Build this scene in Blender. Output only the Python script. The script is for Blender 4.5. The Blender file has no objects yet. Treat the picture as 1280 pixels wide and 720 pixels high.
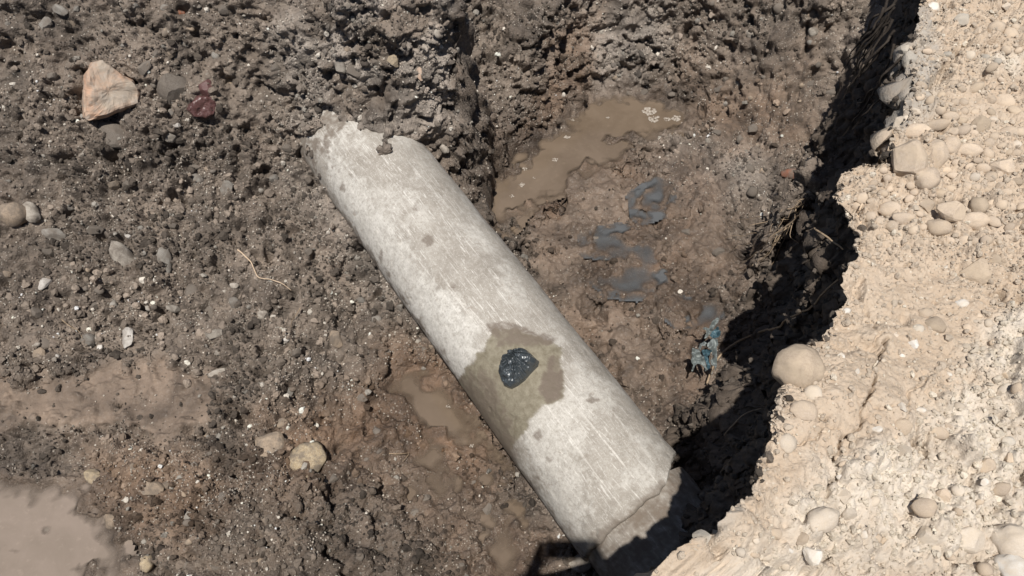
import bpy, bmesh, math, time
import numpy as np
from mathutils import Vector, Matrix, Euler
T0 = time.time()
scene = bpy.context.scene
C = scene.collection
rng = np.random.default_rng(7)

# ------------------------------------------------------------------ camera, sky, sun, exposure
F, H, PITCH = 1000.0, 1.65, math.radians(54)          # focal length in photo pixels, eye height above the bank
FWD = np.array([0, math.cos(PITCH), -math.sin(PITCH)]); UP = np.array([0, math.sin(PITCH), math.cos(PITCH)])
RGT = np.array([1.0, 0, 0]); EYE = np.array([0, 0, H])
cd = bpy.data.cameras.new('camera'); cam = bpy.data.objects.new('camera', cd); C.objects.link(cam)
cd.sensor_width = 36; cd.lens = 36 * F / 1280; cd.clip_start = 0.02; cd.clip_end = 500
cam.location = EYE; cam.rotation_euler = (math.pi/2 - PITCH, 0, 0)
scene.camera = cam

def ray(px, py):
    v = FWD + RGT*(px-640)/F - UP*(py-360)/F
    return v/np.linalg.norm(v)
def at(px, py, z):                                     # point on the horizontal plane z seen along a pixel
    d = ray(px, py); return EYE + d*((z-H)/d[2])
SUNRAY = ray(700, 678)                                 # the photographer's shadow tells the sun's direction
sd = bpy.data.lights.new('sun', 'SUN'); sun = bpy.data.objects.new('sun', sd); C.objects.link(sun)
sd.energy = 4.6; sd.angle = math.radians(0.53); sd.color = (1.0, 0.955, 0.89)
sun.rotation_euler = Vector(SUNRAY).to_track_quat('-Z', 'Y').to_euler(); sun.location = (0.4, -3, 8)
w = bpy.data.worlds.new('World'); scene.world = w; w.use_nodes = True
wn = w.node_tree.nodes; sky = wn.new('ShaderNodeTexSky'); sky.sky_type = 'NISHITA'; sky.sun_disc = False
sky.sun_elevation = math.asin(-SUNRAY[2]); sky.sun_rotation = math.atan2(-SUNRAY[0], -SUNRAY[1])
sky.air_density = 1.0; sky.dust_density = 1.0
w.node_tree.links.new(sky.outputs[0], wn['Background'].inputs[0]); wn['Background'].inputs[1].default_value = 0.05
vs = scene.view_settings; vs.view_transform = 'Standard'; vs.look = 'None'; vs.gamma = 1; vs.use_curve_mapping = False
vs.exposure = 0.36
scene.render.engine = 'CYCLES'
scene.cycles.max_bounces = 5

# ------------------------------------------------------------------ noise (numpy)
_P = np.random.default_rng(3).permutation(4096).astype(np.int64)
def _hash(i, j, k, s=0):
    return _P[(_P[(_P[(i + s*131) & 4095] + j) & 4095] + k) & 4095]
_G = np.random.default_rng(5).normal(size=(4096, 3)); _G /= np.linalg.norm(_G, axis=1)[:, None]
_J = np.random.default_rng(6).random((4096, 3)); _W = np.random.default_rng(8).random(4096)
def perlin(p, f, s=0):
    q = p*f + s*17.31; i = np.floor(q).astype(np.int64); r = q - i; u = r*r*r*(r*(r*6-15)+10)
    out = np.zeros(len(p))
    for a in (0, 1):
        for b in (0, 1):
            for c in (0, 1):
                g = _G[_hash(i[:, 0]+a, i[:, 1]+b, i[:, 2]+c, s)]
                d = (g*(r - (a, b, c))).sum(1)
                out += d*(u[:, 0] if a else 1-u[:, 0])*(u[:, 1] if b else 1-u[:, 1])*(u[:, 2] if c else 1-u[:, 2])
    return out*1.5
def fbm(p, f, o=4, s=0, g=0.5):
    return sum(perlin(p, f*2.03**k, s+k)*g**k for k in range(o))
def clods(p, cell, s=0, fill=0.75, rough=0.0):
    """rounded lumps: height (0..~0.5 cells) of the tallest sphere covering each point, and that sphere's random tint"""
    q = p/cell
    if rough: q = q + np.stack([perlin(p, 1.7/cell, s+40), perlin(p, 1.7/cell, s+41), perlin(p, 1.7/cell, s+42)], 1)*rough
    i = np.floor(q).astype(np.int64); best = np.zeros(len(p)); tint = np.zeros(len(p))
    r = q-i
    for a in (-1, 0, 1):
        for b in (-1, 0, 1):
            for c in (-1, 0, 1):
                h = _hash(i[:, 0]+a, i[:, 1]+b, i[:, 2]+c, s)
                d = ((_J[h] + (a, b, c) - r)**2).sum(1)
                R = (0.30 + 0.42*_W[h])*(_W[(h*7+3) & 4095] < fill)
                v = np.sqrt(np.maximum(R*R - d, 0))
                m = v > best; best[m] = v[m]; tint[m] = _W[(h[m]*13+5) & 4095]
    return best*cell, tint
def sstep(a, b, x):
    t = np.clip((x-a)/(b-a), 0, 1); return t*t*(3-2*t)

def poly_sd(P, poly):
    """signed distance (positive inside) of points P (n,2) to a closed polygon"""
    poly = np.asarray(poly, float); A = poly; B = np.roll(poly, -1, 0)
    best = np.full(len(P), 1e9); ins = np.zeros(len(P), bool)
    for a, b in zip(A, B):
        e = b-a; t = np.clip(((P-a)@e)/(e@e+1e-12), 0, 1)
        best = np.minimum(best, np.hypot(*(P-a-t[:, None]*e).T))
        c = ((a[1] > P[:, 1]) != (b[1] > P[:, 1])); x = a[0] + (P[:, 1]-a[1])*(b[0]-a[0])/(b[1]-a[1]+1e-12)
        ins ^= c & (P[:, 0] < x)
    return np.where(ins, best, -best)
def line_d(P, pts):
    pts = np.asarray(pts, float); best = np.full(len(P), 1e9)
    for a, b in zip(pts[:-1], pts[1:]):
        e = b-a; t = np.clip(((P-a)@e)/(e@e+1e-12), 0, 1)
        best = np.minimum(best, np.hypot(*(P-a-t[:, None]*e).T))
    return best

# ------------------------------------------------------------------ object helpers
def tag(o, label=None, cat=None, group=None, kind=None):
    for k, v in (('label', label), ('category', cat), ('group', group), ('kind', kind)):
        if v: o[k] = v
    return o
def link(name, me, mat=None, parent=None):
    o = bpy.data.objects.new(name, me); C.objects.link(o)
    if mat: me.materials.clear(); me.materials.append(mat)
    if parent: o.parent = parent
    return o
def fast_mesh(name, V, Fq, attrs=None, smooth=True):
    """V (n,3), Fq (m,k) faces with equal corner count"""
    me = bpy.data.meshes.new(name); m, k = Fq.shape
    me.vertices.add(len(V)); me.vertices.foreach_set('co', np.ascontiguousarray(V, np.float32).ravel())
    me.loops.add(m*k); me.loops.foreach_set('vertex_index', np.ascontiguousarray(Fq, np.int32).ravel())
    me.polygons.add(m); me.polygons.foreach_set('loop_start', np.arange(0, m*k, k, dtype=np.int32))
    me.polygons.foreach_set('use_smooth', np.full(m, smooth))
    me.update(calc_edges=True)
    for nm, arr in (attrs or {}).items():
        if arr.ndim == 2:
            a = me.attributes.new(nm, 'FLOAT_COLOR', 'POINT'); c4 = np.ones((len(V), 4), np.float32); c4[:, :3] = arr
            a.data.foreach_set('color', c4.ravel())
        else:
            a = me.attributes.new(nm, 'FLOAT', 'POINT'); a.data.foreach_set('value', arr.astype(np.float32))
    return me
def grid_faces(nr, nc):
    i = np.arange(nr*nc).reshape(nr, nc)
    return np.stack([i[:-1, :-1], i[:-1, 1:], i[1:, 1:], i[1:, :-1]], -1).reshape(-1, 4)
def grid_normals(X):
    du = np.gradient(X, axis=1); dv = np.gradient(X, axis=0)
    n = np.cross(du, dv); n /= np.linalg.norm(n, axis=2, keepdims=True)+1e-12
    return n

# ------------------------------------------------------------------ materials
class NT:
    def __init__(s, name):
        s.m = bpy.data.materials.new(name); s.m.use_nodes = True; s.t = s.m.node_tree; s.n = s.t.nodes
        s.b = s.n['Principled BSDF']
    def new(s, typ, **kw):
        n = s.n.new(typ)
        for k, v in kw.items(): setattr(n, k, v)
        return n
    def put(s, sock, v):
        if hasattr(v, 'links') or isinstance(v, bpy.types.NodeSocket): s.t.links.new(v, sock)
        else: sock.default_value = v
    def pos(s): return s.new('ShaderNodeTexCoord').outputs['Object']
    def attr(s, nm, vec=False):
        n = s.new('ShaderNodeAttribute', attribute_name=nm); return n.outputs['Color' if vec else 'Fac']
    def noise(s, sc, det=5, rough=.6, dist=0, vec=None):
        n = s.new('ShaderNodeTexNoise'); s.put(n.inputs['Vector'], vec if vec is not None else s.p)
        n.inputs['Scale'].default_value = sc; n.inputs['Detail'].default_value = det
        n.inputs['Roughness'].default_value = rough; n.inputs['Distortion'].default_value = dist
        return n.outputs['Fac']
    def vor(s, sc, feat='F1', out='Distance', rnd=1.0, vec=None):
        n = s.new('ShaderNodeTexVoronoi', feature=feat); s.put(n.inputs['Vector'], vec if vec is not None else s.p)
        n.inputs['Scale'].default_value = sc; n.inputs['Randomness'].default_value = rnd
        return n.outputs[out]
    def rng(s, v, a, b, c=0.0, d=1.0):
        n = s.new('ShaderNodeMapRange'); s.put(n.inputs[0], v)
        for i, x in enumerate((a, b, c, d)): n.inputs[i+1].default_value = x
        return n.outputs[0]
    def math(s, op, a, b=0.0):
        n = s.new('ShaderNodeMath', operation=op); s.put(n.inputs[0], a); s.put(n.inputs[1], b); return n.outputs[0]
    def mix(s, f, a, b, bt='MIX'):
        n = s.new('ShaderNodeMix', data_type='RGBA', blend_type=bt); s.put(n.inputs[0], f)
        for i, v in ((6, a), (7, b)): s.put(n.inputs[i], v if not isinstance(v, tuple) else (*v, 1))
        return n.outputs[2]
    def bump(s, h, st, dist, nrm=None):
        n = s.new('ShaderNodeBump'); s.put(n.inputs['Height'], h); n.inputs['Strength'].default_value = st
        n.inputs['Distance'].default_value = dist
        if nrm is not None: s.put(n.inputs['Normal'], nrm)
        return n.outputs[0]
    def done(s, col, rough=.9, nrm=None, spec=.3):
        s.put(s.b.inputs['Base Color'], col if not isinstance(col, tuple) else (*col, 1))
        s.put(s.b.inputs['Roughness'], rough); s.put(s.b.inputs['Specular IOR Level'], spec)
        if nrm is not None: s.put(s.b.inputs['Normal'], nrm)
        return s.m

def mat_soil():
    s = NT('soil'); s.p = s.pos()
    tint = s.attr('tint'); brown = s.attr('brown'); wet = s.attr('wet'); grey = s.attr('grey'); silt = s.attr('silt')
    n1 = s.noise(3.0, 6, .65); n2 = s.noise(22, 6, .7); n3 = s.noise(140, 4, .7)
    c = s.mix(s.rng(n1, .35, .68), (.150, .126, .104), (.262, .224, .188))
    c = s.mix(s.math('MULTIPLY', s.rng(n2, .42, .68), .5), c, (.31, .272, .232))
    c = s.mix(s.math('MULTIPLY', tint, .55), c, s.mix(n3, (.085, .071, .058), (.29, .25, .21)))
    c = s.mix(s.math('MULTIPLY', grey, s.rng(n3, .3, .7, .35, 1.)), c, (.46, .44, .41))
    c = s.mix(s.math('MULTIPLY', brown, s.rng(n2, .3, .7, .45, 1.)), c, (.25, .168, .110))
    c = s.mix(silt, c, s.mix(n2, (.19, .15, .118), (.25, .203, .165)))
    c = s.mix(1.0, c, s.mix(s.rng(s.noise(4.2, 6, .68, .4), .36, .62), (.48, .465, .45), (1.34, 1.32, 1.29)), 'MULTIPLY')
    c = s.mix(1.0, c, s.mix(silt, (.68, .645, .625), (.74, .70, .67)), 'MULTIPLY')
    # pale grains and dark crumbs of several sizes
    for sc, th, col, am in ((95, .30, (.36, .33, .285), .75), (55, .24, (.40, .37, .32), .8), (30, .15, (.52, .48, .42), .85), (70, .30, (.03, .024, .02), .7)):
        sp = s.rng(s.vor(sc), th, th*.55)
        keep = s.rng(s.noise(sc*.11, 3, .6), .50, .60)
        sp = s.math('MULTIPLY', sp, s.math('MULTIPLY', keep, s.math('SUBTRACT', 1.0, s.math('MULTIPLY', silt, .85))))
        c = s.mix(s.math('MULTIPLY', sp, am), c, col)
    c = s.mix(s.math('MULTIPLY', wet, .62), c, s.mix(1.0, c, (.56, .50, .455), 'MULTIPLY'))
    r = s.math('SUBTRACT', .95, s.math('MULTIPLY', s.math('ADD', s.math('MULTIPLY', wet, .7), .3), s.rng(s.noise(75, 4, .7), .42, .62, 0.0, .70)))
    h = s.math('ADD', s.math('MULTIPLY', s.noise(230, 6, .72), .7), s.math('MULTIPLY', s.vor(120), .7))
    h = s.math('ADD', h, s.math('MULTIPLY', s.noise(60, 5, .7), 1.1))
    h = s.math('MULTIPLY', h, s.math('SUBTRACT', 1.0, s.math('MULTIPLY', silt, .72)))
    return s.done(c, r, s.bump(h, .7, .008), .6)
def mat_sand():
    s = NT('sand'); s.p = s.pos()
    dark = s.attr('dark'); tint = s.attr('tint'); white = s.attr('white'); grey = s.attr('grey')
    n1 = s.noise(4, 5, .6); n2 = s.noise(30, 6, .7); n3 = s.noise(190, 4, .7)
    c = s.mix(s.rng(n1, .35, .65), (.485, .385, .29), (.565, .47, .375))
    c = s.mix(s.math('MULTIPLY', s.rng(n2, .4, .7), .55), c, (.61, .54, .455))
    c = s.mix(s.math('MULTIPLY', s.rng(n3, .48, .72), .5), c, (.42, .325, .24))
    c = s.mix(s.math('MULTIPLY', tint, .5), c, s.mix(n2, (.49, .40, .31), (.62, .54, .45)))
    c = s.mix(s.math('MULTIPLY', white, s.rng(n2, .25, .6, .45, 1.)), c, (.68, .63, .56))
    c = s.mix(s.math('MULTIPLY', grey, s.rng(n2, .3, .6, .5, 1.)), c, (.42, .40, .37))
    for sc, th, col, am in ((90, .27, (.66, .60, .51), .6), (48, .17, (.70, .66, .58), .7), (75, .24, (.30, .235, .17), .4)):
        sp = s.rng(s.vor(sc), th, th*.55); keep = s.rng(s.noise(sc*.1, 3, .6), .5, .6)
        c = s.mix(s.math('MULTIPLY', s.math('MULTIPLY', sp, keep), am), c, col)
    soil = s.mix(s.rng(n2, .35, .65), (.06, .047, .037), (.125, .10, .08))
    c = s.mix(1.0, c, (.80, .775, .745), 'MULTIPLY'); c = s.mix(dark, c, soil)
    h = s.math('ADD', s.math('MULTIPLY', s.noise(280, 6, .72), .6), s.math('MULTIPLY', s.vor(150), .5))
    h = s.math('ADD', h, s.math('MULTIPLY', s.noise(70, 5, .7), .8))
    return s.done(c, .95, s.bump(h, .6, .005), .2)
def mat_concrete():
    s = NT('pipe_concrete'); s.p = s.pos()                       # object space: x along, cylinder axis x
    st = s.attr('stain'); wd = s.attr('damp'); wh = s.attr('chalk'); mud = s.attr('mud'); th = s.attr('along')
    n1 = s.noise(5, 6, .65); n2 = s.noise(40, 6, .7); n3 = s.noise(260, 4, .7)
    mp = s.new('ShaderNodeMapping'); s.put(mp.inputs[0], s.p); mp.inputs['Scale'].default_value = (2.2, 38, 38); mp.inputs['Rotation'].default_value = (0, .02, .035)
    streak = s.noise(1.0, 7, .78, .9, vec=mp.outputs[0])
    c = s.mix(s.rng(n1, .36, .62), (.245, .222, .192), (.34, .315, .28))
    c = s.mix(s.math('MULTIPLY', s.rng(n2, .45, .7), .5), c, (.44, .42, .385))
    c = s.mix(s.math('MULTIPLY', s.rng(n3, .48, .66), .45), c, (.22, .195, .165))
    c = s.mix(s.math('MULTIPLY', wh, s.rng(n2, .28, .6, .3, .95)), c, (.57, .55, .51))
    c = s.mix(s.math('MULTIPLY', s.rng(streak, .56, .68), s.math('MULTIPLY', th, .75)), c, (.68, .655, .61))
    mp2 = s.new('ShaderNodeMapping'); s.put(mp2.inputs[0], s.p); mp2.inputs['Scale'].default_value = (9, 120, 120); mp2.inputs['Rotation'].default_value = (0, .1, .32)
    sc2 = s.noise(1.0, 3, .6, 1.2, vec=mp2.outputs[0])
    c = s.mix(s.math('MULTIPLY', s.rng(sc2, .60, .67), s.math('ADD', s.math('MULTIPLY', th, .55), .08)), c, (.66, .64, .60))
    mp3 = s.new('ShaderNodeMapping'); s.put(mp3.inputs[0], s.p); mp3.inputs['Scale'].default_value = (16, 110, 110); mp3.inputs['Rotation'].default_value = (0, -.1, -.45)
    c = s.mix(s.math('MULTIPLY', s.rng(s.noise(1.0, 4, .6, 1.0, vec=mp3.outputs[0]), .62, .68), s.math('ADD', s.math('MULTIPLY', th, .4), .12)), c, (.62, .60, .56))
    c = s.mix(s.math('MULTIPLY', s.rng(s.noise(95, 6, .75), .50, .62), .55), c, s.mix(n1, (.19, .165, .135), (.30, .275, .24)))
    c = s.mix(s.math('MULTIPLY', s.rng(s.noise(150, 5, .75), .56, .66), .55), c, (.60, .58, .54))
    c = s.mix(s.math('MULTIPLY', s.rng(s.noise(16, 5, .7, .6), .60, .70), .5), c, (.235, .20, .165))
    c = s.mix(st, c, s.mix(s.rng(n2, .3, .68), (.135, .115, .080), (.25, .225, .17)))
    c = s.mix(s.math('MULTIPLY', wd, s.math('MULTIPLY', s.rng(n2, .3, .55, .70, 1.), s.rng(n3, .3, .6, .75, 1.))), c, s.mix(n2, (.095, .072, .056), (.165, .132, .106)))
    c = s.mix(s.math('MULTIPLY', mud, s.rng(n2, .3, .55, .6, 1.)), c, s.mix(n2, (.10, .08, .062), (.19, .155, .125)))
    h = s.math('ADD', s.math('MULTIPLY', n3, .5), s.math('MULTIPLY', n2, .9)); h = s.math('ADD', h, s.math('MULTIPLY', streak, .5))
    r = s.math('SUBTRACT', .9, s.math('MULTIPLY', st, .25))
    return s.done(c, r, s.bump(h, .7, .006), .3)
def mat_water(name, c1, c2, rough=.07, clear=.026):
    s = NT(name); s.p = s.pos()
    n = s.noise(5, 5, .6, .6); n2 = s.noise(40, 5, .7)
    c = s.mix(s.rng(n, .35, .65), c1, c2)
    c = s.mix(s.math('MULTIPLY', s.rng(n2, .56, .72), .35), c, tuple(x*1.35 for x in c2))
    m = s.done(c, s.rng(n2, .3, .7, rough, rough+.1), s.bump(s.noise(9, 3, .5), .03, .02), .5)
    s.put(s.b.inputs['Alpha'], s.rng(s.attr('depth'), .0, clear, .0, 1.)); return m
def mat_stone(name, c1, c2, c3, sc=14, spots=(.6, .57, .52), rough=.85, dust=(.15, .125, .103, .8)):
    s = NT(name); s.p = s.pos(); oi = s.new('ShaderNodeObjectInfo').outputs['Random']
    add = s.new('ShaderNodeVectorMath', operation='ADD'); s.put(add.inputs[0], s.p)
    cb = s.new('ShaderNodeCombineXYZ'); s.put(cb.inputs[0], s.math('MULTIPLY', oi, 37.)); s.put(cb.inputs[1], s.math('MULTIPLY', oi, 11.))
    s.put(add.inputs[1], cb.outputs[0]); s.p = add.outputs[0]
    n1 = s.noise(sc, 5, .62, .4); n2 = s.noise(sc*6, 5, .7); n3 = s.noise(300, 3, .7)
    c = s.mix(s.rng(n1, .38, .62), c1, c2)
    c = s.mix(s.math('MULTIPLY', s.rng(n2, .5, .68), .7), c, c3)
    c = s.mix(s.math('MULTIPLY', s.rng(n3, .58, .72), .4), c, spots)
    wp = s.new('ShaderNodeNewGeometry').outputs['Position']
    c = s.mix(s.math('MULTIPLY', s.rng(s.noise(28, 5, .65, .3, vec=wp), .40, .60), dust[3]), c, dust[:3])
    br = s.rng(oi, 0, 1, .68, .98)
    hs = s.new('ShaderNodeHueSaturation'); s.put(hs.inputs['Color'], c); s.put(hs.inputs['Value'], br)
    h = s.math('ADD', s.math('MULTIPLY', n2, .8), s.math('MULTIPLY', n3, .4))
    return s.done(hs.outputs[0], rough, s.bump(h, .35, .003), .3)
def mat_plain(name, c1, c2, sc=40, rough=.8, spec=.3, bump=.3, bd=.003, trans=0):
    s = NT(name); s.p = s.pos(); n = s.noise(sc, 5, .65); n2 = s.noise(sc*5, 4, .7)
    return s.done(s.mix(s.rng(n, .35, .65), c1, c2), rough, s.bump(s.math('ADD', n, n2), bump, bd), spec)

M = dict(
    soil=mat_soil(), sand=mat_sand(), concrete=mat_concrete(),
    water=mat_water('brown_water', (.115, .086, .061), (.145, .110, .080)),
    water_pale=mat_water('pale_water', (.185, .150, .121), (.225, .182, .150), .12),
    water_sheen=mat_water('sheen_water', (.072, .074, .075), (.095, .098, .10), .03),  # grey-blue sky sheen put into the water's own colour
    pinkrock=mat_stone('pink_rock', (.46, .38, .30), (.60, .36, .235), (.50, .45, .39), 7, dust=(.33, .28, .235, .45)),
    greyrock=mat_stone('grey_rock', (.20, .185, .165), (.30, .28, .25), (.13, .115, .10)),
    dirtyrock=mat_stone('dirty_rock', (.115, .096, .079), (.19, .165, .14), (.075, .06, .05)),
    palerock=mat_stone('pale_rock', (.33, .295, .25), (.42, .38, .33), (.25, .215, .18)),
    dustrock=mat_stone('dusty_pale_rock', (.50, .43, .35), (.58, .51, .43), (.42, .35, .28), 9, (.64, .58, .5), .9, (.57, .48, .375, .7)),
    graystone=mat_stone('dusty_grey_rock', (.40, .365, .315), (.48, .44, .385), (.34, .30, .25), 9, (.55, .52, .47), .9, (.52, .45, .36, .6)),
    whiterock=mat_stone('white_rock', (.50, .47, .43), (.60, .57, .53), (.38, .35, .32), dust=(.22, .185, .155, .6)),
    brightrock=mat_stone('bright_rock', (.64, .61, .56), (.72, .69, .64), (.55, .50, .44), dust=(.56, .46, .35, .6)),
    tanrock=mat_stone('tan_rock', (.28, .215, .155), (.36, .285, .215), (.21, .165, .125), 10, (.45, .39, .32)),
    brownrock=mat_stone('brown_cobble', (.37, .295, .22), (.45, .365, .28), (.31, .245, .185), 10, (.5, .43, .35), .9, (.52, .42, .31, .6)),
    sandrock=mat_stone('sandy_cobble', (.43, .345, .265), (.52, .43, .34), (.37, .295, .23), 8, (.58, .50, .42), .9, (.56, .45, .335, .75)),
    ochrerock=mat_stone('ochre_rock', (.34, .255, .15), (.50, .42, .30), (.20, .15, .10)),
    rustrock=mat_stone('rust_rock', (.16, .065, .04), (.24, .10, .06), (.10, .055, .04)),
    maroon=mat_stone('maroon_stone', (.075, .030, .028), (.125, .060, .056), (.13, .085, .085), 16, (.3, .26, .27), .32, (.12, .09, .08, .12)),
    orange=mat_stone('orange_brick', (.42, .13, .06), (.50, .18, .09), (.3, .1, .05)),
    root=mat_plain('root_bark', (.20, .145, .095), (.33, .25, .17), 120),
    palert=mat_plain('pale_root_bark', (.48, .36, .25), (.60, .47, .34), 120),
    darkrt=mat_plain('dark_root_bark', (.035, .027, .022), (.06, .048, .038), 120),
)

# ------------------------------------------------------------------ the pit: base relief from heights read at photo points
CTRL = [  # px, py, height
 # left flats, puddle, lower mound
 (-40,760,-1.33),(60,680,-1.33),(150,740,-1.32),(20,610,-1.29),(110,600,-1.28),(30,530,-1.24),(150,510,-1.24),(250,490,-1.24),(-60,500,-1.22),
 (200,600,-1.24),(160,660,-1.29),(230,700,-1.26),(300,660,-1.17),(380,640,-1.19),(300,720,-1.18),(400,720,-1.22),(450,680,-1.26),(560,660,-1.35),(640,700,-1.38),
 (520,720,-1.34),(350,560,-1.24),(300,590,-1.24),(420,540,-1.27),(470,600,-1.33),(460,480,-1.30),(440,430,-1.27),(500,440,-1.35),
 # channel left of the pipe
 (520,490,-1.43),(560,530,-1.43),(540,600,-1.43),(620,590,-1.43),(600,640,-1.40),(660,650,-1.40),
 # left slope
 (300,420,-1.16),(380,330,-1.16),(440,330,-1.24),(200,340,-1.07),(100,400,-1.12),(0,420,-1.13),(-60,330,-1.02),(0,260,-.95),(120,250,-.95),(250,230,-.98),(350,230,-1.06),
 (0,100,-.64),(140,110,-.68),(250,120,-.74),(-60,0,-.36),(0,0,-.38),(150,0,-.40),(300,0,-.42),(330,120,-.80),(380,200,-1.0),
 # soil mass above the pipe
 (385,160,-.86),(402,152,-.80),(425,158,-.80),(418,190,-1.0),(445,212,-1.0),(476,176,-.74),(480,190,-.775),(505,182,-.85),(540,190,-.95),(400,70,-.52),(480,70,-.50),(560,70,-.52),(420,0,-.28),(500,0,-.26),(575,0,-.27),(565,140,-.78),(420,-60,-.1),(560,-60,-.1),
 # gully and the wall behind it
 (600,210,-1.22),(604,120,-1.16),(610,50,-1.02),(617,0,-.90),(650,185,-1.37),(660,110,-1.12),(650,40,-.88),(690,155,-1.39),(700,80,-1.13),(690,0,-.80),(735,118,-1.39),(745,50,-1.10),(740,0,-.93),
 # right floor
 (620,300,-1.42),(640,240,-1.43),(700,190,-1.43),(760,150,-1.43),(830,150,-1.42),(700,270,-1.385),(760,230,-1.375),(720,350,-1.395),(740,300,-1.395),(800,335,-1.41),(770,380,-1.39),(770,430,-1.40),(800,470,-1.40),
 (850,300,-1.35),(850,220,-1.36),(880,180,-1.34),(900,250,-1.30),(950,190,-1.22),(930,280,-1.26),(870,400,-1.39),(840,500,-1.41),(900,350,-1.34),(840,560,-1.42),
 # far slope
 (800,112,-1.37),(900,130,-1.31),(760,60,-1.18),(850,60,-1.14),(850,0,-.95),(950,120,-1.16),(950,60,-1.03),(950,0,-.85),(1050,120,-1.06),(1050,60,-.93),(1050,0,-.76),(1100,20,-.68),(850,-60,-.72),(1050,-60,-.5),(1000,200,-1.16),
 # floor under the bank's shadow
 (960,420,-1.36),(900,560,-1.42),(850,650,-1.42),(1000,330,-1.25),(760,700,-1.40),(1060,420,-1.34),(1080,200,-1.12),(1000,560,-1.4)]
CW = [at(*c) for c in CTRL] + [np.array(c) for c in (
 (-3.2,.6,-.9),(-3.4,1.8,-.5),(-3.4,3.2,-.05),(-3.2,4.6,-.02),(-1.5,4.4,0.0),(0,5.2,-.05),(1.6,5.2,-.25),(3.2,5.2,-.05),(3.2,3.6,-.5),(2.6,2.2,-1.2),(2.4,.8,-1.4),(-1.6,.4,-1.38),(0,.4,-1.4),(1.2,.4,-1.42))]
CW = np.array(CW)
K = np.hypot(CW[:, None, 0]-CW[None, :, 0], CW[:, None, 1]-CW[None, :, 1])
K -= np.eye(len(CW))*0.02
zm = CW[:, 2].mean(); RW = np.linalg.solve(K, CW[:, 2]-zm)
GX0, GX1, GY0, GY1, GS = -3.4, 3.2, 0.2, 5.2, 0.0125
gx = np.arange(GX0, GX1+GS/2, GS); gy = np.arange(GY0, GY1+GS/2, GS)
GG = np.stack(np.meshgrid(gx, gy), -1).reshape(-1, 2)
hz = np.full(len(GG), zm)
for i in range(len(CW)): hz += RW[i]*np.hypot(GG[:, 0]-CW[i, 0], GG[:, 1]-CW[i, 1])
hz = np.clip(hz, -1.5, .1).reshape(len(gy), len(gx))
def bil(G, x, y):
    fx = np.clip((x-GX0)/GS, 0, len(gx)-1.001); fy = np.clip((y-GY0)/GS, 0, len(gy)-1.001)
    i = fx.astype(int); j = fy.astype(int); u = fx-i; v = fy-j
    return (G[j, i]*(1-u)+G[j, i+1]*u)*(1-v) + (G[j+1, i]*(1-u)+G[j+1, i+1]*u)*v
def hitbase(px, py):                                   # where a pixel's ray meets the base relief
    d = ray(px, py); t = np.linspace(1.2, 7, 1600); P = EYE + d*t[:, None]
    below = P[:, 2] < bil(hz, P[:, 0], P[:, 1]); k = int(np.argmax(below)) if below.any() else -1
    return P[k]
def world_poly(pts, z=None): return np.array([(at(x, y, z) if z is not None else hitbase(x, y))[:2] for x, y in pts])

# pools: outline in the photograph, water level
POOLS = [
 ('A', [(-80,612),(20,606),(60,600),(105,610),(135,650),(150,690),(160,730),(165,790),(-80,790)], -1.315, 'water_pale', 'pale milky brown puddle at the foot of the left mud slope', .03),
 ('C', [(484,472),(512,455),(540,466),(560,492),(584,528),(600,560),(628,590),(612,592),(590,572),(560,552),(525,540),(498,515)], -1.405, 'water', 'brown puddle along the left side of the pipe', .03),
 ('C2', [(512,568),(540,562),(562,585),(568,615),(545,632),(520,612)], -1.409, 'water', '', .03),
 ('C3', [(618,645),(640,640),(652,690),(650,760),(615,760),(612,690)], -1.413, 'water', '', .02),
 ('D', [(735,122),(770,116),(805,120),(860,142),(872,160),(820,172),(795,176),(775,196),(735,218),(700,238),(672,250),(650,268),(640,285),(618,292),(603,275),(612,240),(640,196),(690,166)], -1.405, 'water', '', .03),
 ('E', [(735,296),(775,288),(806,298),(822,325),(820,352),(795,366),(762,362),(752,352),(785,344),(790,325),(765,314),(735,313)], -1.400, 'water_sheen', '', .02),
 ('E2', [(796,246),(822,230),(834,240),(830,262),(802,272)], -1.385, 'water_sheen', '', .02),
 ('E3', [(838,380),(890,384),(902,392),(890,402),(845,398)], -1.385, 'water_sheen', '', .02),
]
SILT = [([(-60,486),(60,472),(130,466),(200,453),(268,470),(272,500),(262,528),(222,552),(185,560),(180,520),(150,520),(120,528),(60,522),(-60,545)], -1.24),
        ([(690,300),(720,290),(735,330),(740,400),(700,370),(660,310)], -1.395), ([(752,405),(800,395),(832,420),(830,455),(800,475),(765,450)], -1.39),
        ([(770,205),(690,245),(640,300),(700,330),(745,280),(790,240)], -1.39), ([(860,280),(900,270),(915,310),(880,330),(850,320)], None)]
G3 = np.concatenate([GG, GG[:, :1]*0], 1); GN1 = fbm(G3, 9, 4, 301); GN2 = fbm(G3, 7, 4, 302)
pool_sd = {}; hz0 = hz.copy()
for nm, pts, lv, *_r in POOLS:
    wp = world_poly(pts, lv); s = (poly_sd(GG, wp) + GN1*.055).reshape(hz.shape); pool_sd[nm] = s
    hz = np.maximum(hz, np.where((s > -.09) & (s <= 0.01), lv+.004+np.clip(-s, 0, .09)*.12, -9))
    hz = hz*(1-sstep(-.012, .03, s)) + (lv-.006-_r[2]*sstep(0, .11, s)+np.maximum(0, (GN2.reshape(s.shape)-.22))*.10)*sstep(-.012, .03, s)
silt_g = np.zeros_like(hz)
for pts, lv in SILT:
    s = (poly_sd(GG, world_poly(pts, lv)) + GN2*.12).reshape(hz.shape); m = sstep(-.02, .03, s)*(1.0 if pts[0][0] < 0 else .6)
    silt_g = np.maximum(silt_g, m)
    if lv is not None: hz = hz*(1-m) + (lv)*m
any_pool = np.max([v for v in pool_sd.values()], axis=0)

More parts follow.
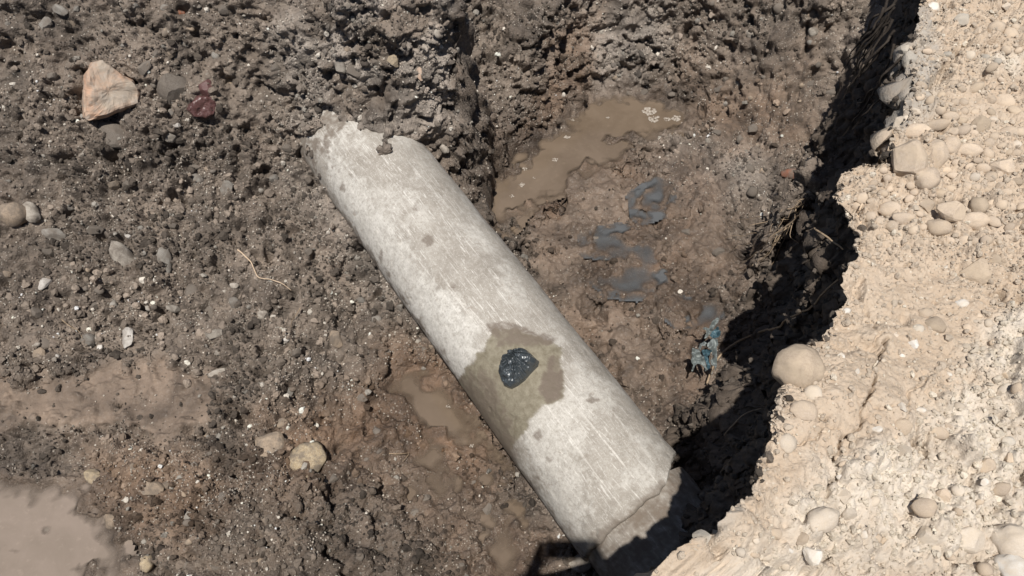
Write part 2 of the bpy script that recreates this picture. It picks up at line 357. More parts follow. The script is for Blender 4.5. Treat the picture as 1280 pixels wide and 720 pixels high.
def soft(cx, cy, rx, ry, z=None):                      # elliptical region mark on the floor, laid down at a photo point, sized in metres
    p = hitbase(cx, cy); return p[0], p[1], rx, ry
# knob of soil with roots under the bank
for cx, cy, rr, hh in ((985, 275, .09, .42), (955, 302, .09, .40), (938, 326, .07, .27), (925, 352, .06, .12)):
    p = hitbase(cx, cy+25); hz += hh*np.exp(-(((GG[:, 0]-p[0])/rr)**2+((GG[:, 1]-p[1])/rr)**2)**1.5).reshape(hz.shape)

# grid columns in x; along each column rows are spread evenly over the surface length, denser nearby
xs = np.concatenate([-3.0-np.geomspace(60, .02, 24), np.arange(-3.0, -2.55, .02), np.arange(-2.55, 1.75, .0061), np.arange(1.75, 3.0, .05), 3.0+np.geomspace(.05, 60, 20)])
NR = 830
ycol = np.arange(GY0, GY1+1e-6, .0125)
XX, YY = np.meshgrid(xs, ycol); ZZ = bil(hz, XX, YY)
# smooth the steepness measure across columns so that rows stay even
ds = np.hypot(np.diff(YY, axis=0), np.diff(ZZ, axis=0))
vis = sstep(.75, 1.0, YY[1:])*(1-sstep(4.6, 4.9, YY[1:]))*.92+.08
ds = ds*vis/np.sqrt(XX[1:]**2*.3+YY[1:]**2+(ZZ[1:]-H)**2)
k = 9; pad = np.pad(ds, ((0, 0), (k, k)), mode='edge'); cs = np.cumsum(np.pad(pad, ((0, 0), (1, 0))), axis=1)
ds = (cs[:, 2*k+1:]-cs[:, :-2*k-1])/(2*k+1)
S = np.concatenate([np.zeros((1, len(xs))), np.cumsum(ds, 0)]); S /= S[-1]
tt = np.linspace(0, 1, NR); YF = np.stack([np.interp(tt, S[:, c], ycol) for c in range(len(xs))], 1)
ypre = np.broadcast_to((GY0-np.geomspace(60, .05, 16))[:, None], (16, len(xs)))
ypost = np.broadcast_to((GY1+np.geomspace(.05, 80, 16))[:, None], (16, len(xs)))
YA = np.concatenate([ypre, YF, ypost]); XA = np.broadcast_to(xs, YA.shape)
X = np.stack([XA, YA, bil(hz, XA, YA)], -1); Nn = grid_normals(X); nr, nc = YA.shape
P = X.reshape(-1, 3); Nf = Nn.reshape(-1, 3)
sil = bil(silt_g, P[:, 0], P[:, 1]); psd = bil(any_pool, P[:, 0], P[:, 1])
inpool = sstep(-.03, .02, psd); shore = sstep(-.22, -.02, psd)

def region(pts, edge=.12, z=None):
    return sstep(-edge, edge, poly_sd(P[:, :2], world_poly(pts, z)) + .06*fb1)
fb1 = fbm(P, 5.0, 3, 1)
wetm = region([(300,600),(360,585),(450,600),(520,660),(560,720),(560,800),(180,800),(200,720),(240,650)], .10)          # dark damp crumbs, lower middle
mudr = region([(400,480),(480,500),(520,560),(560,640),(640,660),(700,690),(640,800),(420,800),(380,600)], .12)
brown = np.maximum.reduce([region([(330,520),(430,500),(500,420),(560,450),(640,560),(600,620),(480,560),(400,600),(300,600)], .16),
    .8*region([(100,560),(250,560),(300,620),(220,680),(140,660)], .12), .8*region([(860,100),(1000,90),(1010,170),(900,190)], .2), .7*region([(640,200),(700,60),(760,0),(720,130),(660,180)], .06)])
greyr = np.maximum.reduce([region([(350,60),(450,0),(570,0),(580,110),(480,160),(400,120)], .2)*sstep(-.15, .25, fb1+.15), .9*region([(735,0),(830,0),(830,60),(790,110),(745,110)], .1),
    .5*region([(400,170),(440,260),(560,430),(520,420),(430,330),(360,220)], .12), .5*region([(820,170),(960,150),(960,230),(880,270),(820,230)], .1)])
rightmud = region([(640,240),(760,190),(880,180),(930,280),(900,420),(880,540),(820,560),(700,400)], .12)
brown = np.maximum(brown, np.clip(.5*mudr*(1-wetm) + .62*rightmud + .25*inpool, 0, 1)*(.75+.6*fb1))
rough = np.clip(1 - .93*sil - .8*inpool, 0.03, 1)
crumb = sstep(-.25, .35, fbm(P, 2.3, 3, 9))*.6+.4
soft_m = np.clip(.85*mudr + .9*rightmud + .75*sstep(.0, .3, fbm(P, 1.9, 3, 15)), 0, .9)*(1-.8*wetm)
steep = sstep(.75, .45, Nf[:, 2])
big, t1 = clods(P, .085, 1, .45, .5)
mid, t2 = clods(P, .042, 2, .6, .55)
sml, t3 = clods(P, .021, 3, .7, .5)
tny, t4 = clods(P, .0125, 4, .75, .3)
huge, t0_ = clods(P, .17, 5, .4, .45)
clump = fbm(P, 14, 4, 20)
rid = 1-np.abs(fbm(P, 7, 4, 30))*1.7
far_fade = 1/(1+np.maximum(0, np.abs(P[:, 0])-3)**2+np.maximum(0, P[:, 1]-5.2)**2+np.maximum(0, .2-P[:, 1])**2)
disp = rough*far_fade*(fbm(P, 2.6, 2, 50)*.052*(1-soft_m*.5) + fbm(P, 6.5, 3, 52)*.030 + clump*.040*(1-.35*soft_m) + rid*.008
        + huge*.42*(1-.7*soft_m)*(1-.5*steep) + big*.8*crumb*(1-.6*soft_m)*(1-.6*steep) + mid*.85*crumb*(1-.75*soft_m)*(1-.45*steep) + sml*.72*(1-.72*soft_m) + tny*.62*(1-.6*soft_m))
disp += soft_m*rough*far_fade*(fbm(P, 19, 4, 57)*.020 + np.abs(fbm(P, 10, 3, 58))*-.03)
disp -= np.maximum(0, fbm(P, 11, 4, 55)-.28)*.16*rough*(1-.6*soft_m)
disp -= .022*rough
disp += sil*(fbm(P, 6, 3, 60)*.010 + np.maximum(0, fbm(P, 14, 4, 61)-.15)*.045 + sml*.12)
V = P + Nf*disp[:, None]
tintv = np.where(mid > .006, t2, np.where(sml > .003, t3, t4))
tintv = np.clip((tintv-.35)*1.5, 0, 1)*(1-sil)
darkp = sstep(.05, .38, fbm(P, 8.5, 4, 88))*(1-sil)
wetv = np.clip(.5*darkp + .85*wetm + .45*mudr + .8*rightmud*(1-greyr) + .7*shore*(1-.5*sil) + .25*sstep(-.1, .4, fbm(P, 1.7, 2, 77)), 0, 1)*(1-.55*sil)
pit_me = fast_mesh('pit_soil', V, grid_faces(nr, nc), dict(tint=tintv, brown=np.clip(brown, 0, 1), wet=wetv, grey=greyr, silt=sil))
pit = tag(link('ground', pit_me, M['soil']), kind='structure')
PVf = V; PIT_N = grid_normals(V.reshape(nr, nc, 3)).reshape(-1, 3); inpool_v = inpool; sil_v = sil; crumb_v = crumb; soft_v = soft_m; wet_v = wetv; brown_v = np.clip(brown, 0, 1); grey_v = greyr
print('pit', len(V), time.time()-T0)

# ------------------------------------------------------------------ water in the pools: murky, clearing where it is shallow
bpy.context.view_layer.update()
for nm, pts, lv, mt, lab, _d in POOLS:
    wp = world_poly(pts, lv); lo, hi = wp.min(0)-.07, wp.max(0)+.07; st = .011
    ax_, ay_ = np.arange(lo[0], hi[0], st), np.arange(lo[1], hi[1], st); A, B = np.meshgrid(ax_, ay_); Q = np.stack([A.ravel(), B.ravel()], 1)
    keep = poly_sd(Q, wp) > -.06
    dz = np.zeros(len(Q))
    for i in np.flatnonzero(keep):
        ok_, loc, _n, _f = pit.ray_cast(Vector((Q[i, 0], Q[i, 1], 1)), Vector((0, 0, -1))); dz[i] = lv-loc.z if ok_ else 0
    idx = np.arange(len(Q)).reshape(A.shape); q4 = np.stack([idx[:-1, :-1], idx[:-1, 1:], idx[1:, 1:], idx[1:, :-1]], -1).reshape(-1, 4)
    q4 = q4[keep[q4].all(1) & (dz[q4].max(1) > -.004)]
    used, inv = np.unique(q4, return_inverse=True)
    me = fast_mesh('water', np.c_[Q[used], np.full(len(used), lv)], inv.reshape(-1, 4), dict(depth=np.maximum(dz[used], 0)))
    tag(link('water', me, M[mt]), kind='structure')

BANKZ = .08
# ------------------------------------------------------------------ the bank: sandy top and its undercut dark wall
RIM = [(770,760),(800,735),(832,716),(856,690),(886,672),(908,652),(925,622),(938,598),(940,575),(958,545),(966,520),(976,498),(985,470),(1004,440),(1022,425),(1036,408),(1046,392),(1058,372),(1056,345),(1068,332),(1076,318),(1074,296),(1062,280),(1058,262),(1046,246),(1044,228),(1052,212),(1076,203),(1102,194),(1112,180),(1116,150),(1132,135),(1140,110),(1134,86),(1132,62),(1146,40),(1150,10),(1165,-30),(1180,-80)]
def ridge(y): return .15*sstep(1.10, .72, np.asarray(y, float))*sstep(.1, .5, np.asarray(y, float))  # near rim raised to widen its shadow over the pipe end
def rim_pt(x, y):
    z = BANKZ
    for _ in range(12): z = .5*z + .5*(BANKZ+float(ridge(at(x, y, z)[1])))
    return at(x, y, z)[:2]
rw = np.array([rim_pt(x, y) for x, y in RIM]); rw = rw[np.argsort(rw[:, 1])]
rim_y = np.concatenate([[-60, -2, -.6, -.1, .2, .38], rw[:, 1], [rw[-1, 1]+1, rw[-1, 1]+4, 80]])
rim_x = np.concatenate([[-60, -6, -3.2, -1.6, -.45, -.02], rw[:, 0], [rw[-1, 0]+.35, rw[-1, 0]+2.5, 60]])
ys = np.concatenate([-.3-np.geomspace(50, .05, 14), np.arange(-.3, .45, .02), np.linspace(.45, 1.3, 270)])
yy = 1.3
lst = []
while yy < 3.05: yy += .0030*(yy+1.2)/2.1; lst.append(yy)
ys = np.concatenate([ys, lst, 3.08+np.geomspace(.04, 60, 16)])
rx = np.interp(ys, rim_y, rim_x)
p1 = np.stack([ys*0, ys, ys*0], 1)
rx0 = rx.copy(); rx = rx + np.where((ys > .4) & (ys < 3.3), fbm(p1, 16, 4, 70)*.022, 0)
dep = np.hypot(H-BANKZ, ys)*np.cos(np.arctan2(H-BANKZ, np.maximum(ys, .01))-PITCH); xview = np.maximum(dep*.66+.06, rx+.25)
NW, NTOP = 95, 300
tw = np.linspace(0, 1, NW, endpoint=False)             # 0 = foot of the wall, 1 = rim
ft = np.linspace(0, 1, NTOP)
ftop = rx[:, None] + (xview-rx)[:, None]*ft[None]
fout = np.maximum(xview, rx)[:, None] + np.geomspace(.03, 70, 16)[None]
foot = -1.62
topz = BANKZ + ridge(ys); zt = topz[:, None] + (foot-topz)[:, None]*(1-tw**.9)[None]
under = .02 + .20*np.sin(np.pi*np.clip(tw, 0, 1))*.55 - .30*(1-tw)**1.6       # undercut below the rim, foot leaning out into the pit
# lobes of the wall: some stretches bulge into the light, others hollow back
lob = fbm(p1, 2.2, 3, 90)*.10
xwall = rx[:, None] + (under[None] + lob[:, None]*np.sin(np.pi*tw)[None])
XB = np.concatenate([xwall, ftop, fout], 1); ZB = np.concatenate([zt, BANKZ + ridge(ys)[:, None]*np.exp(-((ftop-rx0[:, None])/.32)**2), np.full(fout.shape, BANKZ)], 1)
YB = np.broadcast_to(ys[:, None], XB.shape)
BX = np.stack([XB, YB, ZB], -1); BN = grid_normals(BX); BN[:, NW+3:] = (0, 0, 1); BN[:, NW-1:NW+3] = np.array([-.6, 0, .8])
bn, bc = XB.shape; P = BX.reshape(-1, 3); Nf = BN.reshape(-1, 3)
u_in = (XB-rx0[:, None]).ravel(); onw = np.repeat((np.arange(bc) < NW)[None], bn, 0).ravel()
def bpoly(pts): return poly_sd(P[:, :2], [at(x, y, BANKZ)[:2] for x, y in pts])
fb = fbm(P, 5, 3, 101)
crust = sstep(-.05, .05, bpoly([(950,720),(930,640),(960,560),(1000,470),(1060,400),(1080,330),(1200,320),(1240,400),(1200,470),(1130,560),(1060,600),(1010,640),(985,690)])+.05*fb)*(1-onw)
cob = sstep(-.05, .05, bpoly([(1060,260),(1110,190),(1150,140),(1230,120),(1270,190),(1280,260),(1240,310),(1140,300)])+.05*fb)
flat2 = sstep(-.04, .04, bpoly([(1180,118),(1300,110),(1300,150),(1200,150)])+.03*fb)
lowr = sstep(-.06, .06, bpoly([(1060,600),(1150,530),(1240,440),(1330,380),(1400,760),(880,760),(960,680)])+.06*fb)
big, t1 = clods(P, .075, 11, .45, .35); mid, t2 = clods(P, .036, 12, .6, .4); sml, t3 = clods(P, .018, 13, .7, .35); tny, t4 = clods(P, .0095, 14, .75, .25)
calm = np.clip(.88*crust*(1-lowr) + .9*flat2, 0, .93)
fade = 1/(1+np.maximum(0, P[:, 0]-2.5)**2+np.maximum(0, P[:, 1]-3.4)**2+np.maximum(0, .2-P[:, 1])**2)
d = fade*(fbm(P, 2.2, 2, 110)*.028 + fbm(P, 12, 4, 120)*.024*(1-.55*calm) + big*.95*(1-calm)*(.2+.8*np.maximum(lowr, cob*.6)) + mid*.72*(1-calm)*(.45+.55*np.maximum(lowr, cob))
     + sml*.70*(1-.65*calm) + tny*.55*(1-.4*calm)) - .016
d += onw*(fbm(P, 4, 4, 130)*.045 + fbm(P, 14, 3, 131)*.03 + big*.35 + mid*.5)
d -= fade*np.maximum(0, fbm(P, 13, 4, 125)-.3)*.10*(1-.7*calm)*(~onw)
d += .018*np.exp(-(u_in/.05)**2)*fb*(~onw)
for crk, wd_, dp in (([(1012,640),(1030,610),(1022,590),(1055,560),(1060,535),(1076,505),(1080,480)], .0024, .035), ([(1080,480),(1092,460),(1105,430)], .0026, .03),
                 ([(980,585),(1000,575),(1012,565),(1030,560)], .003, .014), ([(1055,520),(1090,530),(1110,525)], .003, .012), ([(1118,540),(1128,505),(1150,480)], .003, .012), ([(1080,380),(1095,410),(1092,440)], .003, .012)):
    cl = np.array([at(x, y, BANKZ)[:2] for x, y in crk]); wob = np.stack([fbm(P, 30, 2, 140), fbm(P, 30, 2, 141)], 1)*.012
    near = np.abs(P[:, 0]-cl[:, 0].mean()) < .5
    dd = np.full(len(P), 9.); dd[near] = line_d(P[near, :2]+wob[near], cl)
    d -= (~onw)*dp*np.exp(-(dd/wd_)**2)
V = P + Nf*d[:, None]
sx = np.stack([P[:, 0]*0+1, P[:, 0]*0, P[:, 0]*0], 1)
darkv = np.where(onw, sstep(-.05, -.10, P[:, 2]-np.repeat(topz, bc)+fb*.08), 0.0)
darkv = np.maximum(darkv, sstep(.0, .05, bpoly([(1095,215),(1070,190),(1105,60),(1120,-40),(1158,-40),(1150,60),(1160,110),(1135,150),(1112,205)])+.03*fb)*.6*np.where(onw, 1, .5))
whitev = np.clip(lowr*(.8+fb*.8) + sstep(.0, .06, bpoly([(1205,55),(1300,55),(1300,100),(1215,95)])+.04*fb)*.9, 0, 1)
greyv = np.clip(sstep(-.02, .05, bpoly([(1105,120),(1130,20),(1165,0),(1185,60),(1170,130),(1130,190)])+.04*fb)*.9 + lowr*.25*sstep(0, .4, -fb) + sstep(-.01, .03, bpoly([(840,700),(895,655),(925,640),(905,690),(870,725)]))*.8, 0, 1)
tintv = np.where(mid > .006, t2, np.where(sml > .003, t3, t4))*(1-.7*calm)
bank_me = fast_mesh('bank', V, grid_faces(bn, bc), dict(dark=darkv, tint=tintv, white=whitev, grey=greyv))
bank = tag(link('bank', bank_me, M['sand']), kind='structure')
BVf = V; onw_v = onw; calm_v = calm; white_v = whitev
print('bank', len(V), time.time()-T0)

# ------------------------------------------------------------------ concrete pipe
PR = .25
n1 = np.cross(ray(406, 240), ray(701, 660)); n2 = np.cross(ray(578, 240), ray(843, 564))
n1 /= np.linalg.norm(n1); n2 /= np.linalg.norm(n2); ax = np.cross(n1, n2); ax /= np.linalg.norm(ax)
if ax[1] < 0: ax = -ax
m_ = ray(625, 400); q = np.linalg.solve(np.array([n1, n2, ax]), [np.sign(n1@m_)*PR, np.sign(n2@m_)*PR, 0]); pc = EYE + q
def axis_t(px, py):
    r_ = ray(px, py); return np.linalg.lstsq(np.array([ax, -r_]).T, -q, rcond=None)[0][0]
t_far = axis_t(455, 150)+.35; t_near = axis_t(798, 652)
print('pipe axis', ax, pc+ax*t_near, pc+ax*t_far, 'length', t_far-t_near)
zr = np.array([0, 0, 1.]) - ax*ax[2]; zr /= np.linalg.norm(zr); yr = np.cross(zr, ax)
def pipe_pt(px, py):                                   # surface (t, angle) under a pixel
    o = EYE-pc; r_ = ray(px, py); a = r_-ax*(r_@ax); b = o-ax*(o@ax)
    A = a@a; B = 2*a@b; D = B*B-4*A*(b@b-PR*PR)
    if D < 0: D = 0
    s_ = (-B-math.sqrt(D))/(2*A); p = o+r_*s_; return p@ax, math.atan2(p@yr, p@zr)*PR
CHIP = pipe_pt(835, 560)[1]
pipe_root = bpy.data.objects.new('concrete_pipe', None); C.objects.link(pipe_root)
base = pc+ax*t_near - zr*PR; pipe_root.location = base
Mx = np.eye(4)
tag(pipe_root, 'pale grey concrete drain pipe lying bared across the muddy pit', 'pipe')
def pipe_shell(name, t0, t1, R, nt, na, wob, cap0=.0, attrs=True, thick=.055):
    """hollow tube: outer skin, rounded lip, bore"""
    tl = np.concatenate([np.full(6, t0), np.linspace(t0, t1, nt)])
    rl = np.concatenate([np.linspace(R-thick, R-.012, 6), np.full(nt, R)])
    k0 = 6; rl[k0] = R-.006; tl[k0-1] = t0+.002; tl[k0] = t0+.003; tl[k0+1] = max(tl[k0+1], t0+.012)
    tl = np.concatenate([[t0+.5, t0+.01], tl]); rl = np.concatenate([[R-thick, R-thick], rl])
    th = np.linspace(-math.pi, math.pi, na)
    TT, AA = np.meshgrid(tl, th, indexing='ij'); RR = np.repeat(rl[:, None], na, 1)
    cyc = np.stack([TT.ravel(), np.cos(AA.ravel())*R, np.sin(AA.ravel())*R], 1)
    RR = RR + (fbm(cyc, 5, 3, 200)*wob + fbm(cyc, 30, 3, 210)*.0012 - np.maximum(0, fbm(cyc, 22, 2, 215)-.55)*.01).reshape(RR.shape)*(TT > t0+.002)
    if attrs:                                          # the broken end: ragged, chipped back on one side
        edge = fbm(np.stack([np.cos(AA.ravel())*R, np.sin(AA.ravel())*R, AA.ravel()*0], 1), 14, 4, 240).reshape(AA.shape)*.009 + .10*sstep(.1, .95, np.sin(AA)*np.sign(CHIP))
        TT = TT + edge*(1-sstep(t0, t0+.25, TT))
    W = pc + ax*TT[..., None] + (zr*np.cos(AA)[..., None] + yr*np.sin(AA)[..., None])*RR[..., None]
    L = np.stack([(W-base)@ax, (W-base)@yr, (W-base)@zr], -1).reshape(-1, 3)
    at_ = {}
    S2 = np.stack([TT.ravel(), AA.ravel()*PR], 1); nz = fbm(cyc, 14, 2, 220) + fbm(cyc, 55, 4, 225)*.75; nz2 = fbm(cyc, 6, 3, 230)
    def pm(pts, e=.006, nn=.02): return sstep(-e, e, poly_sd(S2, [pipe_pt(*p_) for p_ in pts]) + nz*nn)
    stain = pm([(576,478),(602,440),(618,412),(642,410),(672,420),(700,436),(706,470),(702,498),(684,506),(662,524),(650,545),(640,568),(625,552),(590,505),(560,470)], .006, .014)
    stain = np.maximum(stain, pm([(560,470),(640,568),(660,612),(640,610),(540,470)], .01, .01))
    damp = np.maximum.reduce([pm([(612,408),(632,402),(668,412),(690,424),(684,432),(650,428),(624,432)], .01, .02)*.9,
        pm([(688,444),(700,446),(706,470),(700,496),(684,504),(674,490),(680,466)], .004, .012), .8*pm([(576,474),(600,462),(618,480),(636,520),(650,570),(645,580),(610,540)], .02, .03),
        *[.8*pm([(x-a, y), (x, y-b), (x+a, y), (x, y+b)], .006, .012) for x, y, a, b in ((477,322,3,10),(428,236,4,6),(567,358,6,5),(535,300,7,6),(672,545,4,5),(688,572,5,6),(520,260,5,7),(740,500,9,4))]])
    chalk = np.clip(np.maximum.reduce([pm([(410,180),(455,230),(520,330),(590,420),(600,450),(575,478),(540,440),(470,330),(415,240)], .03, .04)*.8,
        pm([(490,380),(560,360),(590,400),(600,440),(576,470)], .02, .03), pm([(650,540),(670,505),(720,520),(740,600),(720,660),(690,640)], .04, .05)*.6, .5*sstep(.0, .5, nz2)]), 0, 1)*(1-stain)
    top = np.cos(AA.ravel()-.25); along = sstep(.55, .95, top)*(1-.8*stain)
    mud = np.clip(sstep(t0+.035, t0+.0, TT.ravel()+nz*.025)*.8*(AA.ravel() > -.3) + sstep(.22, -.30, np.cos(AA.ravel())+nz*.35) + sstep(t_far-.57, t_far-.40, TT.ravel()+nz*.2)*.9, 0, 1)
    if not attrs: mud = np.clip(.85+nz*.7, 0, 1); stain = stain*0; damp = damp*0; chalk = chalk*0
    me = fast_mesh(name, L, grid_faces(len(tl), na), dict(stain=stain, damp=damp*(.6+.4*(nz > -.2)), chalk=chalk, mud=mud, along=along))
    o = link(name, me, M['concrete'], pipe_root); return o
rot = Matrix([list(ax)+[0], list(yr)+[0], list(zr)+[0], [0, 0, 0, 1]]).transposed()
# child meshes are in local axes (ax, yr, zr): the root carries the rotation
pipe_root.matrix_world = Matrix.Translation(Vector(base)) @ rot
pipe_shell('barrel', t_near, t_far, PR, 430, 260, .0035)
sp_ = pipe_shell('spigot', t_near-.95, t_near+.05, PR-.016, 150, 200, .006, attrs=False)
sp_['label'] = 'dirt covered narrower pipe end in the bank shadow'
print('pipe', time.time()-T0)

# ------------------------------------------------------------------ ray casting onto what is built so far
bpy.context.view_layer.update()
def cast_dir(o, d, objs=None):
    best = None
    for ob in (objs or (pit, bank)):
        ok, loc, nor, _ = ob.ray_cast(Vector(o), Vector(d))
        if ok:
            t = (loc-Vector(o)).length
            if best is None or t < best[0]: best = (t, np.array(loc), np.array(nor))
    return best
def cast(px, py, objs=None): return cast_dir(EYE, ray(px, py), objs)
def mean_normal(px, py, r=9, objs=None):
    n = np.zeros(3)
    for a, b in ((0, 0), (r, 0), (-r, 0), (0, r), (0, -r)):
        h = cast(px+a, py+b, objs)
        if h: n += h[2]
    return n/np.linalg.norm(n)

# ------------------------------------------------------------------ stones
def ico(sub):
    bm = bmesh.new(); bmesh.ops.create_icosphere(bm, subdivisions=sub, radius=1); bm.verts.ensure_lookup_table()
    V = np.array([v.co for v in bm.verts]); Fc = np.array([[v.index for v in f.verts] for f in bm.faces]); bm.free(); return V, Fc
IV = {k: ico(k) for k in (2, 3, 4)}
def cobble_mesh(seed, sub=3):
    V, Fc = IV[sub]; p = V+seed*3.7
    r = 1 + .22*perlin(p, .9, seed) + .17*perlin(p, 2.0, seed+1) + .06*perlin(p, 5, seed+2)
    return fast_mesh('cobble', V*r[:, None], Fc)
def angular_mesh(seed, sub=3, cuts=9):
    g = np.random.default_rng(seed+100); V, Fc = IV[sub]; V = V.copy()*1.15
    for _ in range(cuts):
        n = g.normal(size=3); n /= np.linalg.norm(n); dd = V@n - g.uniform(.55, .85); V -= np.maximum(dd, 0)[:, None]*n
    V += V*(.05*fbm(V+seed, 2.5, 3, seed))[:, None]
    return fast_mesh('rock', V/np.abs(V).max(0), Fc, smooth=False)
COB = {k: [cobble_mesh(i, k) for i in range(9)] for k in (2, 3)}
ANG = {k: [angular_mesh(i, k) for i in range(9)] for k in (2, 3)}
for o_ in [m for d_ in (COB, ANG) for l_ in d_.values() for m in l_]: o_.materials.append(M['greyrock'])
def place_stone(px, py, w, h, rot, mat, shape, label, cat='stone', group=None, name=None, sink=.15, thick=.62, sub=3, k=None, objs=None):
    hit = cast(px, py, objs)
    if hit is None: return None
    t, p, _ = hit; n = mean_normal(px, py, 8, objs); v = ray(px, py); n = n*.75 - v*.45; n /= np.linalg.norm(n)
    x = RGT - n*(RGT@n); x /= np.linalg.norm(x); y = np.cross(n, x); a = math.radians(rot)
    x, y = x*math.cos(a)+y*math.sin(a), -x*math.sin(a)+y*math.cos(a)
    mpp = t/F; a_, b_ = w*mpp/2, h*mpp/2; c_ = thick*min(a_, b_)
    me = (COB if shape == 'c' else ANG)[sub][(k if k is not None else int(abs(px*7+py*3))) % 9]
    o = bpy.data.objects.new(name or ('cobble' if shape == 'c' else 'stone'), me); C.objects.link(o)
    o.material_slots[0].link = 'OBJECT'; o.material_slots[0].material = M[mat]
    Rm = Matrix((( *(x*a_), 0), (*(y*b_), 0), (*(n*c_), 0), (0, 0, 0, 1))).transposed()
    c = p + n*c_*(.5-sink*2); o.matrix_world = Matrix.Translation(Vector(c)) @ Rm
    return tag(o, label, cat, group)
def slab_stone(px_out, mat, thick, label, cat, name, lift=.6, facing=.5, seed=0, dome=.25):
    """a broken stone whose face outline is known: outline laid on the slope, given thickness, rough sides and an uneven face"""
    po = np.array(px_out, float); cx, cy = po.mean(0); t, p, _ = cast(cx, cy); n = mean_normal(cx, cy, 25)
    v = ray(cx, cy); n = n*(1-facing) - v*facing; n /= np.linalg.norm(n); org = p + n*thick*lift
    per = np.concatenate([po, po[:1]]); cum = np.concatenate([[0], np.cumsum(np.hypot(*np.diff(per, axis=0).T))])
    tq = np.linspace(0, cum[-1], 72, endpoint=False); R = np.stack([np.interp(tq, cum, per[:, k]) for k in (0, 1)], 1)
    ring = []
    for x, y in R:
        d = ray(x, y); s_ = ((org-EYE)@n)/(d@n); ring.append(EYE+d*s_)
    ring = np.array(ring); ctr = ring.mean(0)
    prof = [(.02, 1.0), (.15, 1.0), (.3, 1.0), (.45, 1.0), (.6, 1.0), (.72, .99), (.82, .98), (.9, .95), (.96, .84), (1.0, .6), (1.02, .2), (1.0, -.3), (.9, -.8)]
    gs = np.random.default_rng(seed+7); fac = [(gs.normal(size=3), gs.uniform(-.01, .03), gs.uniform(.06, .2)) for _ in range(3)]
    Vs = []
    for f_, hh in prof:
        q_ = ctr + (ring-ctr)*f_ + n*thick*(hh-.75)
        nz_ = fbm(q_, 16, 4, seed)[:, None]*n*.012 + fbm(q_, 30, 3, seed+5)[:, None]*(ring-ctr)*(.05 if f_ > .85 else 0)
        for fd, fc, fs in fac: nz_ = nz_ - n*(np.maximum(0, (q_-ctr)@(fd/np.linalg.norm(fd))-fc)*fs*(f_ < 1))[:, None]
        tilt = ((q_-ctr)@UP)[:, None]*n*dome*.3
        Vs.append(q_+nz_+tilt)
    Vs = np.concatenate(Vs); m = len(ring); Fq = []
    for a in range(len(prof)-1):
        i = np.arange(m); Fq.append(np.stack([a*m+i, (a+1)*m+i, (a+1)*m+(i+1) % m, a*m+(i+1) % m], 1))
    Fq = np.concatenate(Fq); me = fast_mesh(name, Vs-ctr, Fq, smooth=False)
    bm = bmesh.new(); bm.from_mesh(me); bm.verts.ensure_lookup_table(); bm.faces.new([bm.verts[i] for i in range(m)]); bmesh.ops.recalc_face_normals(bm, faces=bm.faces); bm.to_mesh(me); bm.free()
    o = link(name, me, M[mat]); o.location = ctr; return tag(o, label, cat)
Z = lambda pts, x0, y0, s_: [(x0+x/s_, y0+y/s_) for x, y in pts]
slab_stone(Z([(345,230),(380,222),(430,255),(470,285),(500,300),(525,350),(520,390),(440,415),(400,432),(330,445),(315,430),(313,330),(320,270)], 0, 0, 2.977), 'pinkrock', .11,
           'large angular pinkish white stone on the dark upper left slope', 'stone', 'stone', .75, .55, 1)
slab_stone(Z([(710,375),(740,355),(790,360),(808,385),(800,425),(770,442),(720,435),(700,410)], 0, 0, 2.977), 'maroon', .06, 'glossy dark maroon stone in the upper left slope', 'stone', 'stone', 1.25, .6, 4)
place_stone(257, 110, 22, 22, 20, 'maroon', 'a', 'small matt maroon stone touching the glossy maroon one', sub=3)
